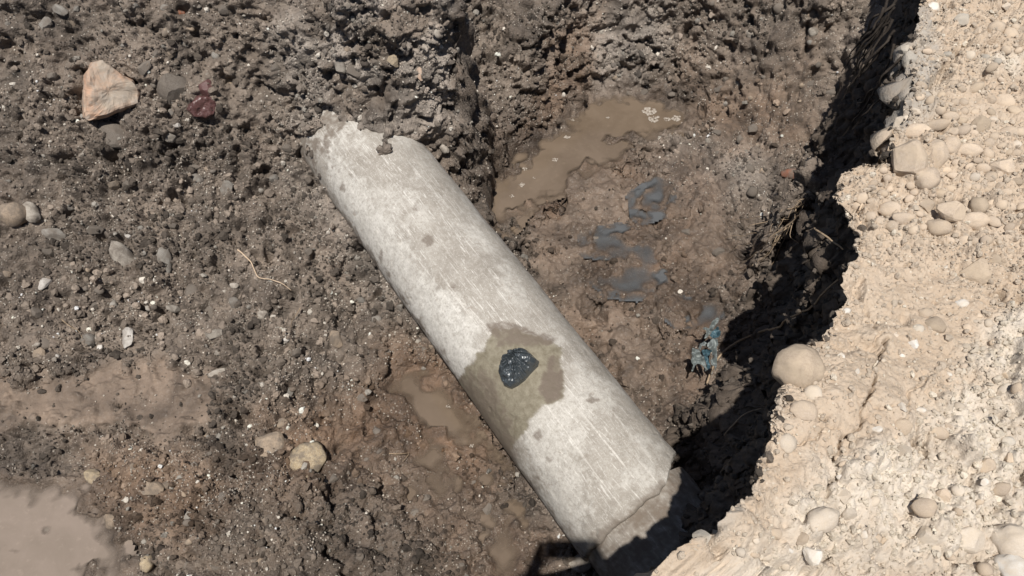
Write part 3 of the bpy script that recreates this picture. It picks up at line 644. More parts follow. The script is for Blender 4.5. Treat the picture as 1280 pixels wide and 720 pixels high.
HAND = [
 (222,108,46,44,-15,'dirtyrock','a','soil stained grey rock between the pinkish stone and the maroon stones'),
 (146,168,42,34,15,'dirtyrock','a','soil covered brown rock just below the big pinkish stone'),
 (286,102,18,11,0,'ochrerock','a','small ochre stone beside the maroon stones'),
 (212,170,20,15,50,'palerock','a','small pale pink chip below the soil stained grey rock'),
 (221,156,9,7,0,'whiterock','a','tiny white chip below the soil stained grey rock'),
 (245,225,17,15,0,'greyrock','c','round grey pebble on the left slope below the maroon stones'),
 (283,236,13,20,10,'greyrock','a','upright flat grey chip beside the round grey pebble'),
 (240,209,20,8,5,'dirtyrock','a','flat dark stone just above the round grey pebble'),
 (38,266,18,24,-20,'palerock','c','pale rounded stone in tan earth on the left slope'),
 (18,268,30,26,10,'tanrock','c','tan earthy lump beside a pale rounded stone'),
 (72,293,32,15,12,'greyrock','a','flat grey stone with a pointed end on the left slope'),
 (155,323,22,46,-35,'palerock','c','long tilted pale stone bar on the left slope'),
 (205,325,15,34,-8,'greyrock','c','upright oval grey stone beside the long tilted stone'),
 (56,354,11,19,30,'whiterock','a','small white splinter on the left slope'),
 (160,424,12,28,-8,'whiterock','a','tall white stone splinter above the silt flat'),
 (110,425,16,15,0,'greyrock','c','round grey pebble above the silt flat'),
 (124,434,7,9,0,'whiterock','a','tiny white pebble next to the round grey one above the silt'),
 (265,392,46,26,25,'dirtyrock','a','big mud brown boulder on the lower left slope'),
 (240,366,15,20,0,'dirtyrock','c','small dirt coated stone above the mud brown boulder'),
 (329,393,15,15,20,'palerock','a','square pale grey stone right of the mud brown boulder'),
 (293,378,11,14,0,'greyrock','c','grey pebble touching the mud brown boulder'),
 (293,357,10,7,0,'palerock','c','small buff pebble above the grey pebble and boulder'),
 (184,384,7,11,0,'whiterock','a','white chip left of the mud brown boulder'),
 (268,418,22,13,-10,'palerock','a','pale buff stone under the mud brown boulder'),
 (273,466,24,10,-10,'palerock','c','flat buff stone at the edge of the silt flat'),
 (357,425,10,8,0,'whiterock','a','small white stone between boulder and pipe'),
 (421,423,18,25,-15,'tanrock','a','pinkish tan stone on brown earth near the pipe'),
 (385,574,40,44,10,'ochrerock','c','pale ochre rock in the mud below the slope'),
 (334,556,44,40,-10,'tanrock','a','crumbly tan rock beside the pale ochre rock'),
 (352,529,16,12,0,'tanrock','c','small tan stone above the crumbly tan rock'),
 (362,490,16,20,30,'greyrock','a','grey wedge stone above the crumbly tan rock'),
 (140,650,20,20,15,'tanrock','a','tan angular stone at the edge of the milky puddle'),
 (118,596,24,16,30,'ochrerock','a','ochre flat stone between the silt flat and milky puddle'),
 (190,612,24,20,10,'tanrock','a','half buried tan stone right of the milky puddle'),
 (182,705,16,20,0,'ochrerock','c','ochre lump at the lower rim of the milky puddle'),
 (65,660,22,16,25,'palerock','a','pale mud lump sticking out of the milky puddle'),
 (90,658,22,12,-10,'palerock','a','flat mud lump sticking out of the milky puddle'),
 (225,16,10,13,20,'orange','a','tiny orange brick fragment in dark soil'),
 (424,82,16,22,-20,'palerock','a','pale wedge stone in the soil above the pipe'),
 (442,88,26,20,10,'dirtyrock','a','dark stone next to the pale wedge above the pipe'),
 (492,76,16,16,0,'ochrerock','a','buff stone in the grey soil above the pipe'),
 (525,92,10,18,0,'pinkrock','a','pink sliver stone in the soil above the pipe'),
 (548,42,12,12,0,'palerock','c','cream pebble high in the soil above the pipe'),
 (556,186,13,11,40,'palerock','c','cream pebble beside the buried end of the pipe'),
 (500,382,16,12,30,'greyrock','a','grey stone wedged against the side of the pipe'),
 (988,217,20,13,0,'rustrock','c','rust red stone at the edge of the bank shadow'),
 (1016,40,11,11,0,'palerock','c','pale pebble on the far soil slope'),
 (1014,16,16,12,10,'tanrock','a','tan stone on the far soil slope near the bank'),
 (725,702,30,26,0,'palerock','a','pale stone in the shadow at the near end of the pipe'),
 (860,290,16,12,0,'dirtyrock','a','grey brown stone on the mud right of the dark puddles'),
 (900,314,20,12,-10,'dirtyrock','a','flat mud coated stone near the root tangle'),
 (745,300,14,10,10,'dirtyrock','c','mud lump at the rim of the dark puddle'),
]
for (px, py, w_, h_, r_, mt, sh, lab) in HAND: place_stone(px, py, w_, h_, -r_, mt, sh, lab, objs=(pit,))
BHAND = [
 (1000,461,56,58,20,'brownrock','c','big rounded cobble perched on the rim of the sandy bank',.9),
 (1126,157,24,32,0,'dustrock','a','whitish grey stone on the rim below the dark roots',.7),
 (1144,165,28,19,5,'sandrock','c','oval tan cobble beside the whitish rim stone',.7),
 (1132,200,44,54,-15,'sandrock','a','largest square tan block among the bank cobbles',.8),
 (1168,195,26,38,15,'sandrock','c','tall tan cobble right of the square tan block',.7),
 (1157,224,28,27,0,'sandrock','c','round tan cobble at the foot of the square tan block',.8),
 (1187,183,21,22,30,'sandrock','c','tan pebble with a steep side in the cobble patch',.7),
 (1210,188,25,16,10,'sandrock','c','flat oval cobble in the cobble patch',.7),
 (1168,157,30,13,-10,'sandrock','c','long thin cobble above the square tan block',.7),
 (1190,262,32,28,20,'sandrock','a','blocky cobble at the lower edge of the cobble patch',.8),
 (1224,258,20,20,0,'brownrock','c','dark tan round cobble at the lower edge of the patch',.8),
 (1216,276,30,21,5,'sandrock','c','wide oval cobble under the dark tan round cobble',.8),
 (1172,285,27,20,10,'sandrock','c','egg shaped cobble under the blocky cobble',.8),
 (1130,273,24,14,0,'sandrock','c','flat cobble half sunk near the bank rim',.6),
 (1112,262,26,18,0,'sandrock','c','low rounded cobble just inside the bank rim',.6),
 (1238,325,22,14,0,'brownrock','c','dark flat pebble on the pale crust of the bank',.5),
 (1217,342,44,32,-30,'brownrock','a','dark tan ridge of rock in the bank crust',.35),
 (1202,380,14,11,0,'brightrock','c','white pebble right of the crust centre',.6),
 (1168,407,21,19,15,'brownrock','c','grey brown round pebble on the crust',.7),
 (1142,430,12,13,0,'brightrock','a','white chip on the crust above the long crack',.7),
 (1157,392,17,14,0,'sandrock','c','sand coloured pebble above the grey brown round pebble',.6),
 (1148,411,12,11,0,'graystone','c','bluish grey pebble beside the grey brown round pebble',.6),
 (984,555,24,22,0,'dustrock','c','pale round cobble in the crust by the rim crack',.6),
 (1004,514,32,26,10,'sandrock','c','sunken oval cobble below the perched cobble',.5),
 (1016,492,22,20,0,'dustrock','c','pale cobble tucked under the perched cobble',.6),
 (1128,509,10,12,0,'brightrock','a','white chip right of the long crust crack',.7),
 (1093,537,18,9,0,'brightrock','a','flat white chip in the crust near the rough ground',.5),
 (1126,534,22,19,0,'brownrock','c','brown cobble where crust meets the rough ground',.7),
 (1027,650,42,28,-20,'dustrock','c','large smooth pale cobble on the lower bank',.75),
 (1260,552,15,11,0,'graystone','c','small grey stone in the rough white ground',.7),
 (1268,677,40,36,0,'dustrock','c','big whitish boulder at the lower corner of the bank',.8),
 (1208,670,44,34,10,'dustrock','a','big whitish clod left of the whitish boulder',.7),
 (1265,708,30,26,0,'brightrock','c','round white cobble under the whitish boulder',.8),
 (880,672,34,18,35,'graystone','a','flat grey slab at the low tip of the bank rim',.4),
 (1166,10,14,12,0,'brightrock','c','white round stone at the far end of the bank',.7),
 (1204,24,18,14,0,'graystone','a','grey stone at the far end of the bank',.6),
 (1140,75,20,24,0,'graystone','a','grey concrete like lump on the far rim',.7),
 (1130,62,14,12,0,'graystone','a','smaller grey lump on the far rim',.7),
]
for (px, py, w_, h_, r_, mt, sh, lab, th) in BHAND: place_stone(px, py, w_, h_, -r_, mt, sh, lab, cat='stone', thick=th, sink=.03 if w_ == 56 else .15, objs=(bank,))
# loose pebbles of the cobble patch, the rest of the bank and the pit slopes: look-alikes, one group each
taken = [(a[0], a[1], max(a[2], a[3])/2) for a in HAND+BHAND]
def free(px, py, r): return all((px-x)**2+(py-y)**2 > (r+q_)**2*.8 for x, y, q_ in taken)
HUE = dict(sandrock='sandy', brownrock='brown', dustrock='pale', brightrock='white', graystone='grey', greyrock='grey', palerock='pale', dirtyrock='soil coated', tanrock='tan', whiterock='white')
def strew(n, pts, rmin, rmax, mats, probs, where, group, objs, ratio=.6, rej=None, kind='pebble'):
    g = np.random.default_rng(len(taken)+n); poly = np.array(pts, float); made = 0; tries = 0; lo, hi = poly.min(0), poly.max(0)
    while made < n and tries < n*40:
        tries += 1; px, py = g.uniform(lo, hi)
        if poly_sd(np.array([[px, py]]), poly)[0] < 0: continue
        r = rmin + (rmax-rmin)*g.random()**2.4
        if not free(px, py, r) or (rej and rej(px, py)): continue
        mt = str(g.choice(mats, p=probs)); c_ = g.random() < ratio; asp = g.uniform(.6, 1)
        lab = ('large ' if r > rmin+.45*(rmax-rmin) else 'small ') + HUE[mt] + (' long' if asp < .7 else '') + (' rounded ' if c_ else ' angular ') + kind + ' ' + where
        o = place_stone(px, py, 2*r, 2*r*asp, g.uniform(-50, 50), mt, 'c' if c_ else 'a', lab, kind, group, kind, thick=g.uniform(.5, .75), sub=2, k=int(g.integers(9)), objs=objs)
        if o: taken.append((px, py, r)); made += 1
strew(88, [(1058,255),(1110,200),(1150,120),(1200,100),(1275,130),(1278,260),(1245,310),(1140,302)], 5, 14, ['sandrock','brownrock','dustrock'], [.8,.08,.12], 'in the cobble patch of the sandy bank', 'pebbles of the cobble patch', (bank,), .85)
strew(26, [(1160,0),(1278,0),(1278,110),(1200,95),(1150,120)], 4, 9, ['sandrock','dustrock','graystone'], [.7,.2,.1], 'at the far end of the sandy bank', 'pebbles at the far end of the bank', (bank,), .8)
strew(36, [(960,620),(1000,480),(1080,330),(1240,320),(1270,430),(1120,560),(1020,620)], 3, 6, ['dustrock','brightrock','sandrock'], [.4,.2,.4], 'set in the flat crust of the bank', 'pebbles in the bank crust', (bank,), .8)
strew(48, [(900,700),(1010,640),(1130,560),(1270,440),(1278,716),(880,716)], 4.5, 13, ['dustrock','sandrock','brightrock'], [.6,.35,.05], 'on the rough whitish lower bank', 'clods on the lower bank', (bank,), .5, None, 'clod')
PIPEPX = [(395,150),(540,175),(860,570),(840,640),(730,720),(690,680)]
offp = lambda x, y: poly_sd(np.array([[x, y]]), PIPEPX)[0] > -6
strew(112, [(2,2),(580,2),(590,170),(400,165),(560,460),(480,470),(300,440),(2,460)], 3.2, 9, ['greyrock','palerock','dirtyrock','tanrock','whiterock'], [.22,.14,.48,.12,.04], 'in the dark soil slope beside the pipe', 'small stones in the dark soil slope', (pit,), .3, offp, 'stone')
strew(36, [(160,560),(480,480),(640,600),(680,718),(180,718)], 3.5, 9, ['tanrock','dirtyrock'], [.35,.65], 'in the mud between the puddles', 'small stones in the mud', (pit,), .4, offp, 'stone')
strew(45, [(745,4),(1110,4),(1050,150),(950,260),(880,180),(750,110)], 3.2, 7, ['dirtyrock','greyrock','tanrock','palerock'], [.55,.2,.2,.05], 'on the far soil slope behind the brown pool', 'small stones on the far slope', (pit,), .3, None, 'stone')
print('stones', time.time()-T0)

# ------------------------------------------------------------------ crumbs and grit too many to count (instanced)
def crumb_group(mat):
    g = bpy.data.node_groups.new('crumbs', 'GeometryNodeTree')
    g.interface.new_socket('Geometry', in_out='INPUT', socket_type='NodeSocketGeometry'); g.interface.new_socket('Geometry', in_out='OUTPUT', socket_type='NodeSocketGeometry')
    N, L = g.nodes, g.links; gi = N.new('NodeGroupInput'); go = N.new('NodeGroupOutput'); join = N.new('GeometryNodeJoinGeometry')
    for k in range(6):
        ic = N.new('GeometryNodeMeshIcoSphere'); ic.inputs['Subdivisions'].default_value = 2
        sp = N.new('GeometryNodeSetPosition'); no = N.new('ShaderNodeTexNoise'); no.noise_dimensions = '4D'; no.inputs['W'].default_value = k*7.3; no.inputs['Scale'].default_value = .9; no.inputs['Detail'].default_value = 2
        sub = N.new('ShaderNodeVectorMath'); sub.operation = 'SUBTRACT'; sub.inputs[1].default_value = (.5, .5, .5)
        mul = N.new('ShaderNodeVectorMath'); mul.operation = 'MULTIPLY'; mul.inputs[1].default_value = (2.2, 2.2, 2.2)
        L.new(no.outputs['Color'], sub.inputs[0]); L.new(sub.outputs[0], mul.inputs[0]); L.new(mul.outputs[0], sp.inputs['Offset']); L.new(ic.outputs['Mesh'], sp.inputs['Geometry'])
        gt = N.new('GeometryNodeGeometryToInstance'); L.new(sp.outputs[0], gt.inputs[0]); L.new(gt.outputs[0], join.inputs[0])
    sm = N.new('GeometryNodeSetMaterial'); sm.inputs['Material'].default_value = mat; L.new(join.outputs[0], sm.inputs[0])
    ip = N.new('GeometryNodeInstanceOnPoints'); L.new(gi.outputs[0], ip.inputs['Points']); L.new(sm.outputs[0], ip.inputs['Instance']); ip.inputs['Pick Instance'].default_value = True
    def na(nm, dt):
        a = N.new('GeometryNodeInputNamedAttribute'); a.data_type = dt; a.inputs['Name'].default_value = nm; return a.outputs[0]
    L.new(na('var', 'INT'), ip.inputs['Instance Index'])
    e = N.new('FunctionNodeEulerToRotation'); L.new(na('rot', 'FLOAT_VECTOR'), e.inputs[0]); L.new(e.outputs[0], ip.inputs['Rotation'])
    L.new(na('sc', 'FLOAT_VECTOR'), ip.inputs['Scale']); L.new(ip.outputs[0], go.inputs[0]); return g
def crumb_mat(name, lo, hi):
    s = NT(name); s.p = s.pos(); a = s.new('ShaderNodeAttribute', attribute_name='col'); a.attribute_type = 'INSTANCER'
    n = s.noise(2.2, 4, .7); c = s.mix(1.0, a.outputs['Color'], s.mix(n, (lo, lo, lo), (hi, hi, hi)), 'MULTIPLY')
    return s.done(c, .9, s.bump(s.noise(3.5, 3, .6), .4, .12), .3)
def crumbs(name, pts, nrm, rad, col, mat):
    n = len(pts); g = np.random.default_rng(n)
    me = bpy.data.meshes.new(name); me.vertices.add(n); me.vertices.foreach_set('co', (pts+nrm*(rad*.35)[:, None]).astype(np.float32).ravel())
    a = me.attributes.new('sc', 'FLOAT_VECTOR', 'POINT'); a.data.foreach_set('vector', (rad[:, None]*g.uniform(.65, 1.25, (n, 3))).astype(np.float32).ravel())
    a = me.attributes.new('rot', 'FLOAT_VECTOR', 'POINT'); a.data.foreach_set('vector', g.uniform(0, 6.28, (n, 3)).astype(np.float32).ravel())
    a = me.attributes.new('var', 'INT', 'POINT'); a.data.foreach_set('value', g.integers(0, 6, n).astype(np.int32))
    c4 = np.ones((n, 4), np.float32); c4[:, :3] = col; a = me.attributes.new('col', 'FLOAT_COLOR', 'POINT'); a.data.foreach_set('color', c4.ravel())
    o = link(name, me); md = o.modifiers.new('crumbs', 'NODES'); md.node_group = crumb_group(mat); return tag(o, kind='stuff')
def in_view(Q, m=60):
    q_ = Q-EYE; zc = q_@FWD; x = 640+F*(q_@RGT)/zc; y = 360-F*(q_@UP)/zc; return (zc > 0) & (x > -m) & (x < 1280+m) & (y > -m) & (y < 720+m)
g = np.random.default_rng(44)
ok = np.flatnonzero(in_view(PVf) & (inpool_v < .35) & (PIT_N[:, 2] > .12))
wgt = np.clip(1-.92*sil_v[ok], .04, 1)*(.35+.65*crumb_v[ok])*np.clip(1-.95*soft_v[ok], .05, 1)
pk = g.choice(ok, 58000, p=wgt/wgt.sum()); u = g.random(len(pk)); rad = np.clip(.0023*(1-u)**-.44, .0023, .016)
base_c = np.array([.170, .139, .113])*(1+.9*(g.random((len(pk), 1))-.45))
base_c = base_c*(1-.35*wet_v[pk][:, None]) + np.array([.035, .006, -.010])*brown_v[pk][:, None] + np.array([.09, .085, .08])*grey_v[pk][:, None]
pale = g.random(len(pk)) < .09+.10*grey_v[pk]; base_c[pale] = np.array([.42, .385, .335])*g.uniform(.6, 1.25, (pale.sum(), 1)); rad[pale] *= .8
base_c *= (.46+.88*sstep(-.3, .3, fbm(PVf[pk], 4.2, 4, 333)))[:, None]*np.where(pale, 1.3, 1)[:, None]
fine = g.choice(ok, 17000, p=(wf := (wgt*(.15+sstep(-.1, .45, fbm(PVf[ok], 5, 3, 444))+1.6*grey_v[ok])))/wf.sum())
pk = np.concatenate([pk, fine]); rad = np.concatenate([rad, g.uniform(.0013, .0036, len(fine))]); base_c = np.concatenate([base_c, np.array([.46, .41, .35])*g.uniform(.45, 1.2, (len(fine), 1))])
crumbs('soil_crumbs', PVf[pk]+g.normal(size=(len(pk), 3))*.002, PIT_N[pk], rad, np.clip(base_c, .02, .7), crumb_mat('crumb_soil', .62, 1.25))
ok = np.flatnonzero(in_view(BVf) & ~onw_v & (BVf[:, 0] < 2.3)); wgt = np.clip(1-.72*calm_v[ok], .05, 1)
pk = g.choice(ok, 13000, p=wgt/wgt.sum()); u = g.random(len(pk)); rad = np.clip(.0016*(1-u)**-.42, .0016, .008)
base_c = np.array([.43, .36, .285])*(1+.25*(g.random((len(pk), 1))-.5)) + np.array([.09, .10, .09])*white_v[pk][:, None]
pale = g.random(len(pk)) < .08; base_c[pale] = np.array([.60, .535, .44])*g.uniform(.8, 1.1, (pale.sum(), 1))
crumbs('sand_crumbs', BVf[pk], np.tile([0, 0, 1.], (len(pk), 1)), rad, np.clip(base_c, .05, .8), crumb_mat('crumb_sand', .86, 1.16))
ok = np.flatnonzero(onw_v & (BVf[:, 1] > .5) & (BVf[:, 1] < 3.2)); pk = g.choice(ok, 9000); rad = np.clip(.003*(1-g.random(len(pk)))**-.5, .003, .012)
crumbs('wall_crumbs', BVf[pk], np.tile([-1., 0, 0], (len(pk), 1)), rad, np.clip(np.array([.09, .074, .06])*(1+.9*(g.random((len(pk), 1))-.45)), .02, .4), crumb_mat('crumb_wall', .62, 1.25))
print('crumbs', time.time()-T0)

# ------------------------------------------------------------------ roots
def smooth_path(pts, n=28, wob=.004, seed=0):
    pts = np.array(pts); cum = np.concatenate([[0], np.cumsum(np.linalg.norm(np.diff(pts, axis=0), axis=1))]); t = np.linspace(0, cum[-1], n)
    Q = np.stack([np.interp(t, cum, pts[:, k]) for k in range(3)], 1)
    for _ in range(2): Q[1:-1] = (Q[:-2]+2*Q[1:-1]+Q[2:])/4
    return Q + np.stack([perlin(Q, 22, seed+k) for k in range(3)], 1)*wob
def tube_mesh(name, Q, r0, r1, sides=6):
    n = len(Q); T = np.gradient(Q, axis=0); T /= np.linalg.norm(T, axis=1)[:, None]+1e-9
    A = np.cross(T, [.31, .2, .93]); A /= np.linalg.norm(A, axis=1)[:, None]+1e-9; B = np.cross(T, A); r = np.linspace(r0, r1, n)*(1+.2*perlin(Q, 60, 3))
    a = np.arange(sides)*2*math.pi/sides
    V = (Q[:, None] + (A[:, None]*np.cos(a)[None, :, None] + B[:, None]*np.sin(a)[None, :, None])*r[:, None, None]).reshape(-1, 3)
    i = np.arange(sides); Fq = np.concatenate([np.stack([k*sides+i, k*sides+(i+1) % sides, (k+1)*sides+(i+1) % sides, (k+1)*sides+i], 1) for k in range(n-1)])
    return fast_mesh(name, V, Fq)
def root(pxs, r0, r1, mat, label, lift=.013, seed=0, group=None):
    pts = []
    for px, py in pxs:
        h = cast(px, py); pts.append(h[1] + h[2]*lift - ray(px, py)*lift)
    Q = smooth_path(pts, 30, .004, seed); me = tube_mesh('root', Q-Q[0], r0, r1); o = link('root', me, M[mat]); o.location = Q[0]
    return tag(o, label, 'root', group)
root([(297,311),(305,318),(312,328),(318,338),(326,346),(340,352),(352,357),(364,360)], .0032, .0014, 'palert', 'thin pale root curling over the dark left slope')
root([(375,383),(372,395),(366,403),(362,413)], .0020, .0010, 'root', 'short brown root on the left slope near the pipe', seed=3)
root([(79,396),(88,404),(96,412),(103,420)], .0022, .0012, 'root', 'short twig like root above the silt flat', seed=5)
root([(488,567),(500,566),(512,570),(504,578)], .0024, .0012, 'root', 'small forked root at the edge of the puddle', seed=6)
root([(884,482),(890,464),(896,450),(908,440),(918,432),(936,424),(958,415),(978,406),(996,396),(1012,382),(1030,366),(1050,352)], .0050, .0028, 'root', 'long brown root running up the shadowed bank wall', .02, 8)
root([(1020,292),(1034,298),(1046,305),(1060,316)], .0035, .0018, 'root', 'root stub on the shadowed wall under the bank rim', .02, 9)
root([(905,540),(930,520),(955,505),(972,492)], .0028, .0014, 'root', 'thin root low on the shadowed bank wall', .02, 10)
root([(1082,256),(1078,264),(1073,270),(1077,278),(1072,284)], .003, .0018, 'palert', 'curled pale root at the notch of the bank rim', .01, 11)
def px_depth(px, py, d): return EYE + ray(px, py)*d
def tangle(name, label, strands, mat, seed):
    r_ = bpy.data.objects.new(name, None); C.objects.link(r_); o0 = strands[0][0][0]; r_.location = o0; tag(r_, label, 'roots')
    for k, (pts, a, b) in enumerate(strands):
        Q = smooth_path(pts, 18, .010, seed+k); link('root', tube_mesh('root', Q-o0, a, b, 5), M[mat], r_)
g = np.random.default_rng(21); st = []
for k in range(26):                                    # brown tangle on the knob of soil
    f0 = g.random(); a = np.array([1006-f0*14+g.normal()*3, 250+f0*22+g.normal()*4]); b = np.array([938+g.normal()*20, 322+g.normal()*16]); b = b if k % 3 else a+g.normal(size=2)*14+(-14, 16)
    h0 = cast(*a); h1 = cast(*b); d0, d1 = h0[0]-.02, h1[0]-.02; mid_ = (a+b)/2+g.normal(size=2)*8
    d0 = min(d0, d1+.12); st.append(([px_depth(*a, d0), px_depth(*((a*2+mid_)/3), d0*.66+d1*.34-.02), px_depth(*mid_, (d0+d1)/2-.03), px_depth(*b, d1)], .0024, .0010))
tangle('root_tangle', 'tangle of fine brown roots hanging in the sunlit gap of the bank shadow', st, 'root', 300)
st = []
for k in range(14):                                    # dark roots hanging over the far part of the wall
    a = np.array([1118+g.normal()*8, 40+g.normal()*22]); dx = g.uniform(40, 66); b = a + (-dx, dx*g.uniform(1.1, 1.9)); hb = cast(*a); d0 = hb[0]-.01 if hb else 2.9; m1 = a*.62+b*.38+g.normal(size=2)*6
    d0 = min(max(d0, 2.5), 3.0); st.append(([px_depth(*a, d0), px_depth(*m1, d0+.03), px_depth(*((m1+b)/2+g.normal(size=2)*4), d0+.10), px_depth(*b, d0+.2)], .0055, .0014))
tangle('hanging_roots', 'dark roots hanging from the far rim of the bank', st, 'darkrt', 400)

# ------------------------------------------------------------------ torn plastic sheet caught below the knob
M['plastic'] = mat_plain('blue_grey_plastic', (.105, .122, .122), (.17, .19, .185), 25, .5, .4, .12, .004)
M['teal'] = mat_plain('teal_plastic', (.03, .065, .085), (.06, .11, .135), 25, .4, .4, .12, .004)
hr = cast(880, 452); rag_n = -ray(880, 452)*.8 + np.array([0, 0, .5]); rag_n /= np.linalg.norm(rag_n); rag_o = hr[1] - ray(880, 452)*.15 + np.array([0, 0, .02])
rag = bpy.data.objects.new('torn_plastic_sheet', None); C.objects.link(rag); rag.location = rag_o
tag(rag, 'torn blue grey plastic sheet snagged on soil at the bank foot', 'plastic sheet')
def shred(pts, mat, off, seed):
    po = np.array(Z(pts, 840, 380, 6.0)); lo, hi = po.min(0)-1, po.max(0)+1; st_ = .45; xs_ = np.arange(lo[0], hi[0], st_); ys_ = np.arange(lo[1], hi[1], st_)
    A, B = np.meshgrid(xs_, ys_); Q = np.stack([A.ravel(), B.ravel()], 1)
    jit = np.stack([perlin(np.c_[Q*.45, Q[:, 0]*0], 1, seed), perlin(np.c_[Q*.45, Q[:, 0]*0], 1, seed+3)], 1)*.8
    ins = (poly_sd(Q+jit, po) > -.15)
    W = []
    for x, y in Q:
        d = ray(x, y); s_ = ((rag_o-EYE)@rag_n)/(d@rag_n); W.append(EYE+d*s_)
    W = np.array(W); fold = perlin(np.c_[Q*.16, Q[:, 0]*0], 1, seed+7)*.030 + perlin(np.c_[Q*.3, Q[:, 0]*0], 1, seed+8)*.006
    W = W + rag_n*(fold+off)[:, None] - rag_o
    i = np.arange(len(Q)).reshape(A.shape); q4 = np.stack([i[:-1, :-1], i[1:, :-1], i[1:, 1:], i[:-1, 1:]], -1).reshape(-1, 4); q4 = q4[ins[q4].all(1)]
    used, inv = np.unique(q4, return_inverse=True); me = fast_mesh('shred', W[used], inv.reshape(-1, 4)); o = link('shred', me, M[mat], rag)
    md = o.modifiers.new('thickness', 'SOLIDIFY'); md.thickness = .0018
shred([(145,345),(165,335),(200,345),(215,375),(235,395),(245,430),(268,495),(250,502),(238,470),(215,455),(185,455),(168,470),(162,502),(148,502),(155,460),(140,435),(146,400)], 'plastic', .012, 11)
shred([(262,300),(300,258),(335,262),(348,300),(332,330),(338,400),(332,480),(327,508),(316,470),(295,455),(288,420),(310,390),(300,345),(268,335)], 'plastic', .0, 22)
shred([(338,104),(357,118),(328,160),(303,200),(268,250),(238,266),(258,215),(223,190),(245,178),(275,184),(300,140)], 'plastic', .016, 33)
shred([(298,200),(340,172),(368,200),(362,238),(320,258),(286,236)], 'teal', -.006, 44)
shred([(238,380),(262,375),(275,420),(290,470),(268,490),(248,430)], 'teal', .004, 55)
shred([(196,330),(210,295),(240,282),(262,300),(250,318),(225,312),(212,345)], 'plastic', .006, 66)
shred([(215,345),(262,335),(300,345),(280,380),(240,385)], 'teal', -.01, 77)

# ------------------------------------------------------------------ knotted black plastic lump on the pipe
s = NT('black_plastic'); s.p = s.pos(); nb = s.noise(45, 4, .6, .5)
M['bag'] = s.done(s.mix(nb, (.024, .030, .036), (.075, .088, .098)), s.rng(nb, .3, .7, .15, .30), s.bump(s.noise(38, 3, .5, 1.5), .55, .010), 1.0)
bo = np.array(Z([(335,420),(350,400),(358,350),(388,338),(395,308),(430,302),(455,308),(480,284),(510,298),(545,332),(577,362),(570,395),(530,442),(490,490),(440,525),(400,541),(360,525),(340,480),(329,440)], 560, 380, 5.145))
cx, cy = bo.mean(0); tb, ab = pipe_pt(cx, cy); ang = ab/PR; bn_ = zr*math.cos(ang)+yr*math.sin(ang); bp = pc+ax*tb+bn_*PR
per = np.concatenate([bo, bo[:1]]); cum = np.concatenate([[0], np.cumsum(np.hypot(*np.diff(per, axis=0).T))]); nA = 140
Rr = np.stack([np.interp(np.linspace(0, cum[-1], nA, endpoint=False), cum, per[:, k]) for k in (0, 1)], 1)
ringp = np.array([EYE+ray(x, y)*(((bp+bn_*.012-EYE)@bn_)/(ray(x, y)@bn_)) for x, y in Rr]) - bp
kn = np.array([EYE+ray(560+440/5.145, 380+345/5.145)*(((bp-EYE)@bn_)/(ray(560+440/5.145, 380+345/5.145)@bn_)) for _ in (0,)])[0]-bp
rows = 46; Vb = []; aa = np.arange(nA)*2*math.pi/nA
for k in range(rows):
    f_ = k/(rows-1); prof_h = .052*max(0, 1-f_**2.6)**.62
    P_ = kn*(1-f_) + ringp*f_
    fl = np.sin(aa*13+3*np.sin(aa*3)+4*perlin(np.c_[np.cos(aa), np.sin(aa), aa*0], 1.5, 9))*.015*f_*(1-f_)**.5*2 + (.5-np.abs(fbm(P_+5, 30, 3, 500)))*.030*(1-f_**6)
    Vb.append(P_ + bn_*(prof_h+fl - .020*(f_ > .985) - .010*math.exp(-(f_/.12)**2))[:, None])
Vb = np.concatenate(Vb); i = np.arange(nA)
Fb = np.concatenate([np.stack([k*nA+i, (k+1)*nA+i, (k+1)*nA+(i+1) % nA, k*nA+(i+1) % nA], 1) for k in range(rows-1)])
bag = link('plastic_bag', fast_mesh('plastic_bag', Vb, Fb), M['bag']); bag.location = bp
tag(bag, 'crumpled shiny black plastic bag plug on the stained pipe top', 'plastic bag')

# ------------------------------------------------------------------ foam on the brown pool
s = NT('foam'); s.p = s.pos(); M['foam'] = s.done(s.mix(s.noise(200, 3), (.22, .185, .15), (.36, .32, .275)), .25, None, .5)
g = np.random.default_rng(9)
for px, py, w_ in ((811,139,16),(818,149,14),(834,149,8),(846,148,12),(858,154,12),(656,211,7),(694,200,8),(653,231,9),(709,171,8),(700,160,7),(760,147,5),(668,222,4),(716,150,5),(640,245,6),(590,558,7),(560,508,6)):
    c = at(px, py, -1.404); mpp = np.linalg.norm(c-EYE)/F; Vs, Fs, n0 = [], [], 0
    for k in range(int(6+w_*1.6)):
        r = g.uniform(.16, .5)*mpp*w_*.30; a = g.random()*6.28; q_ = (g.random()**.5)*mpp*w_*.5
        V2, F2 = IV[2]; Vs.append(V2*(r, r, r*.45)+(math.cos(a)*q_, math.sin(a)*q_*.8, 0)); Fs.append(F2+n0); n0 += len(V2)
    o = link('foam', fast_mesh('foam', np.concatenate(Vs), np.concatenate(Fs)), M['foam']); o.location = c
    tag(o, 'patch of pale foam bubbles floating on the brown puddle water', 'foam', 'foam patches on the puddles')

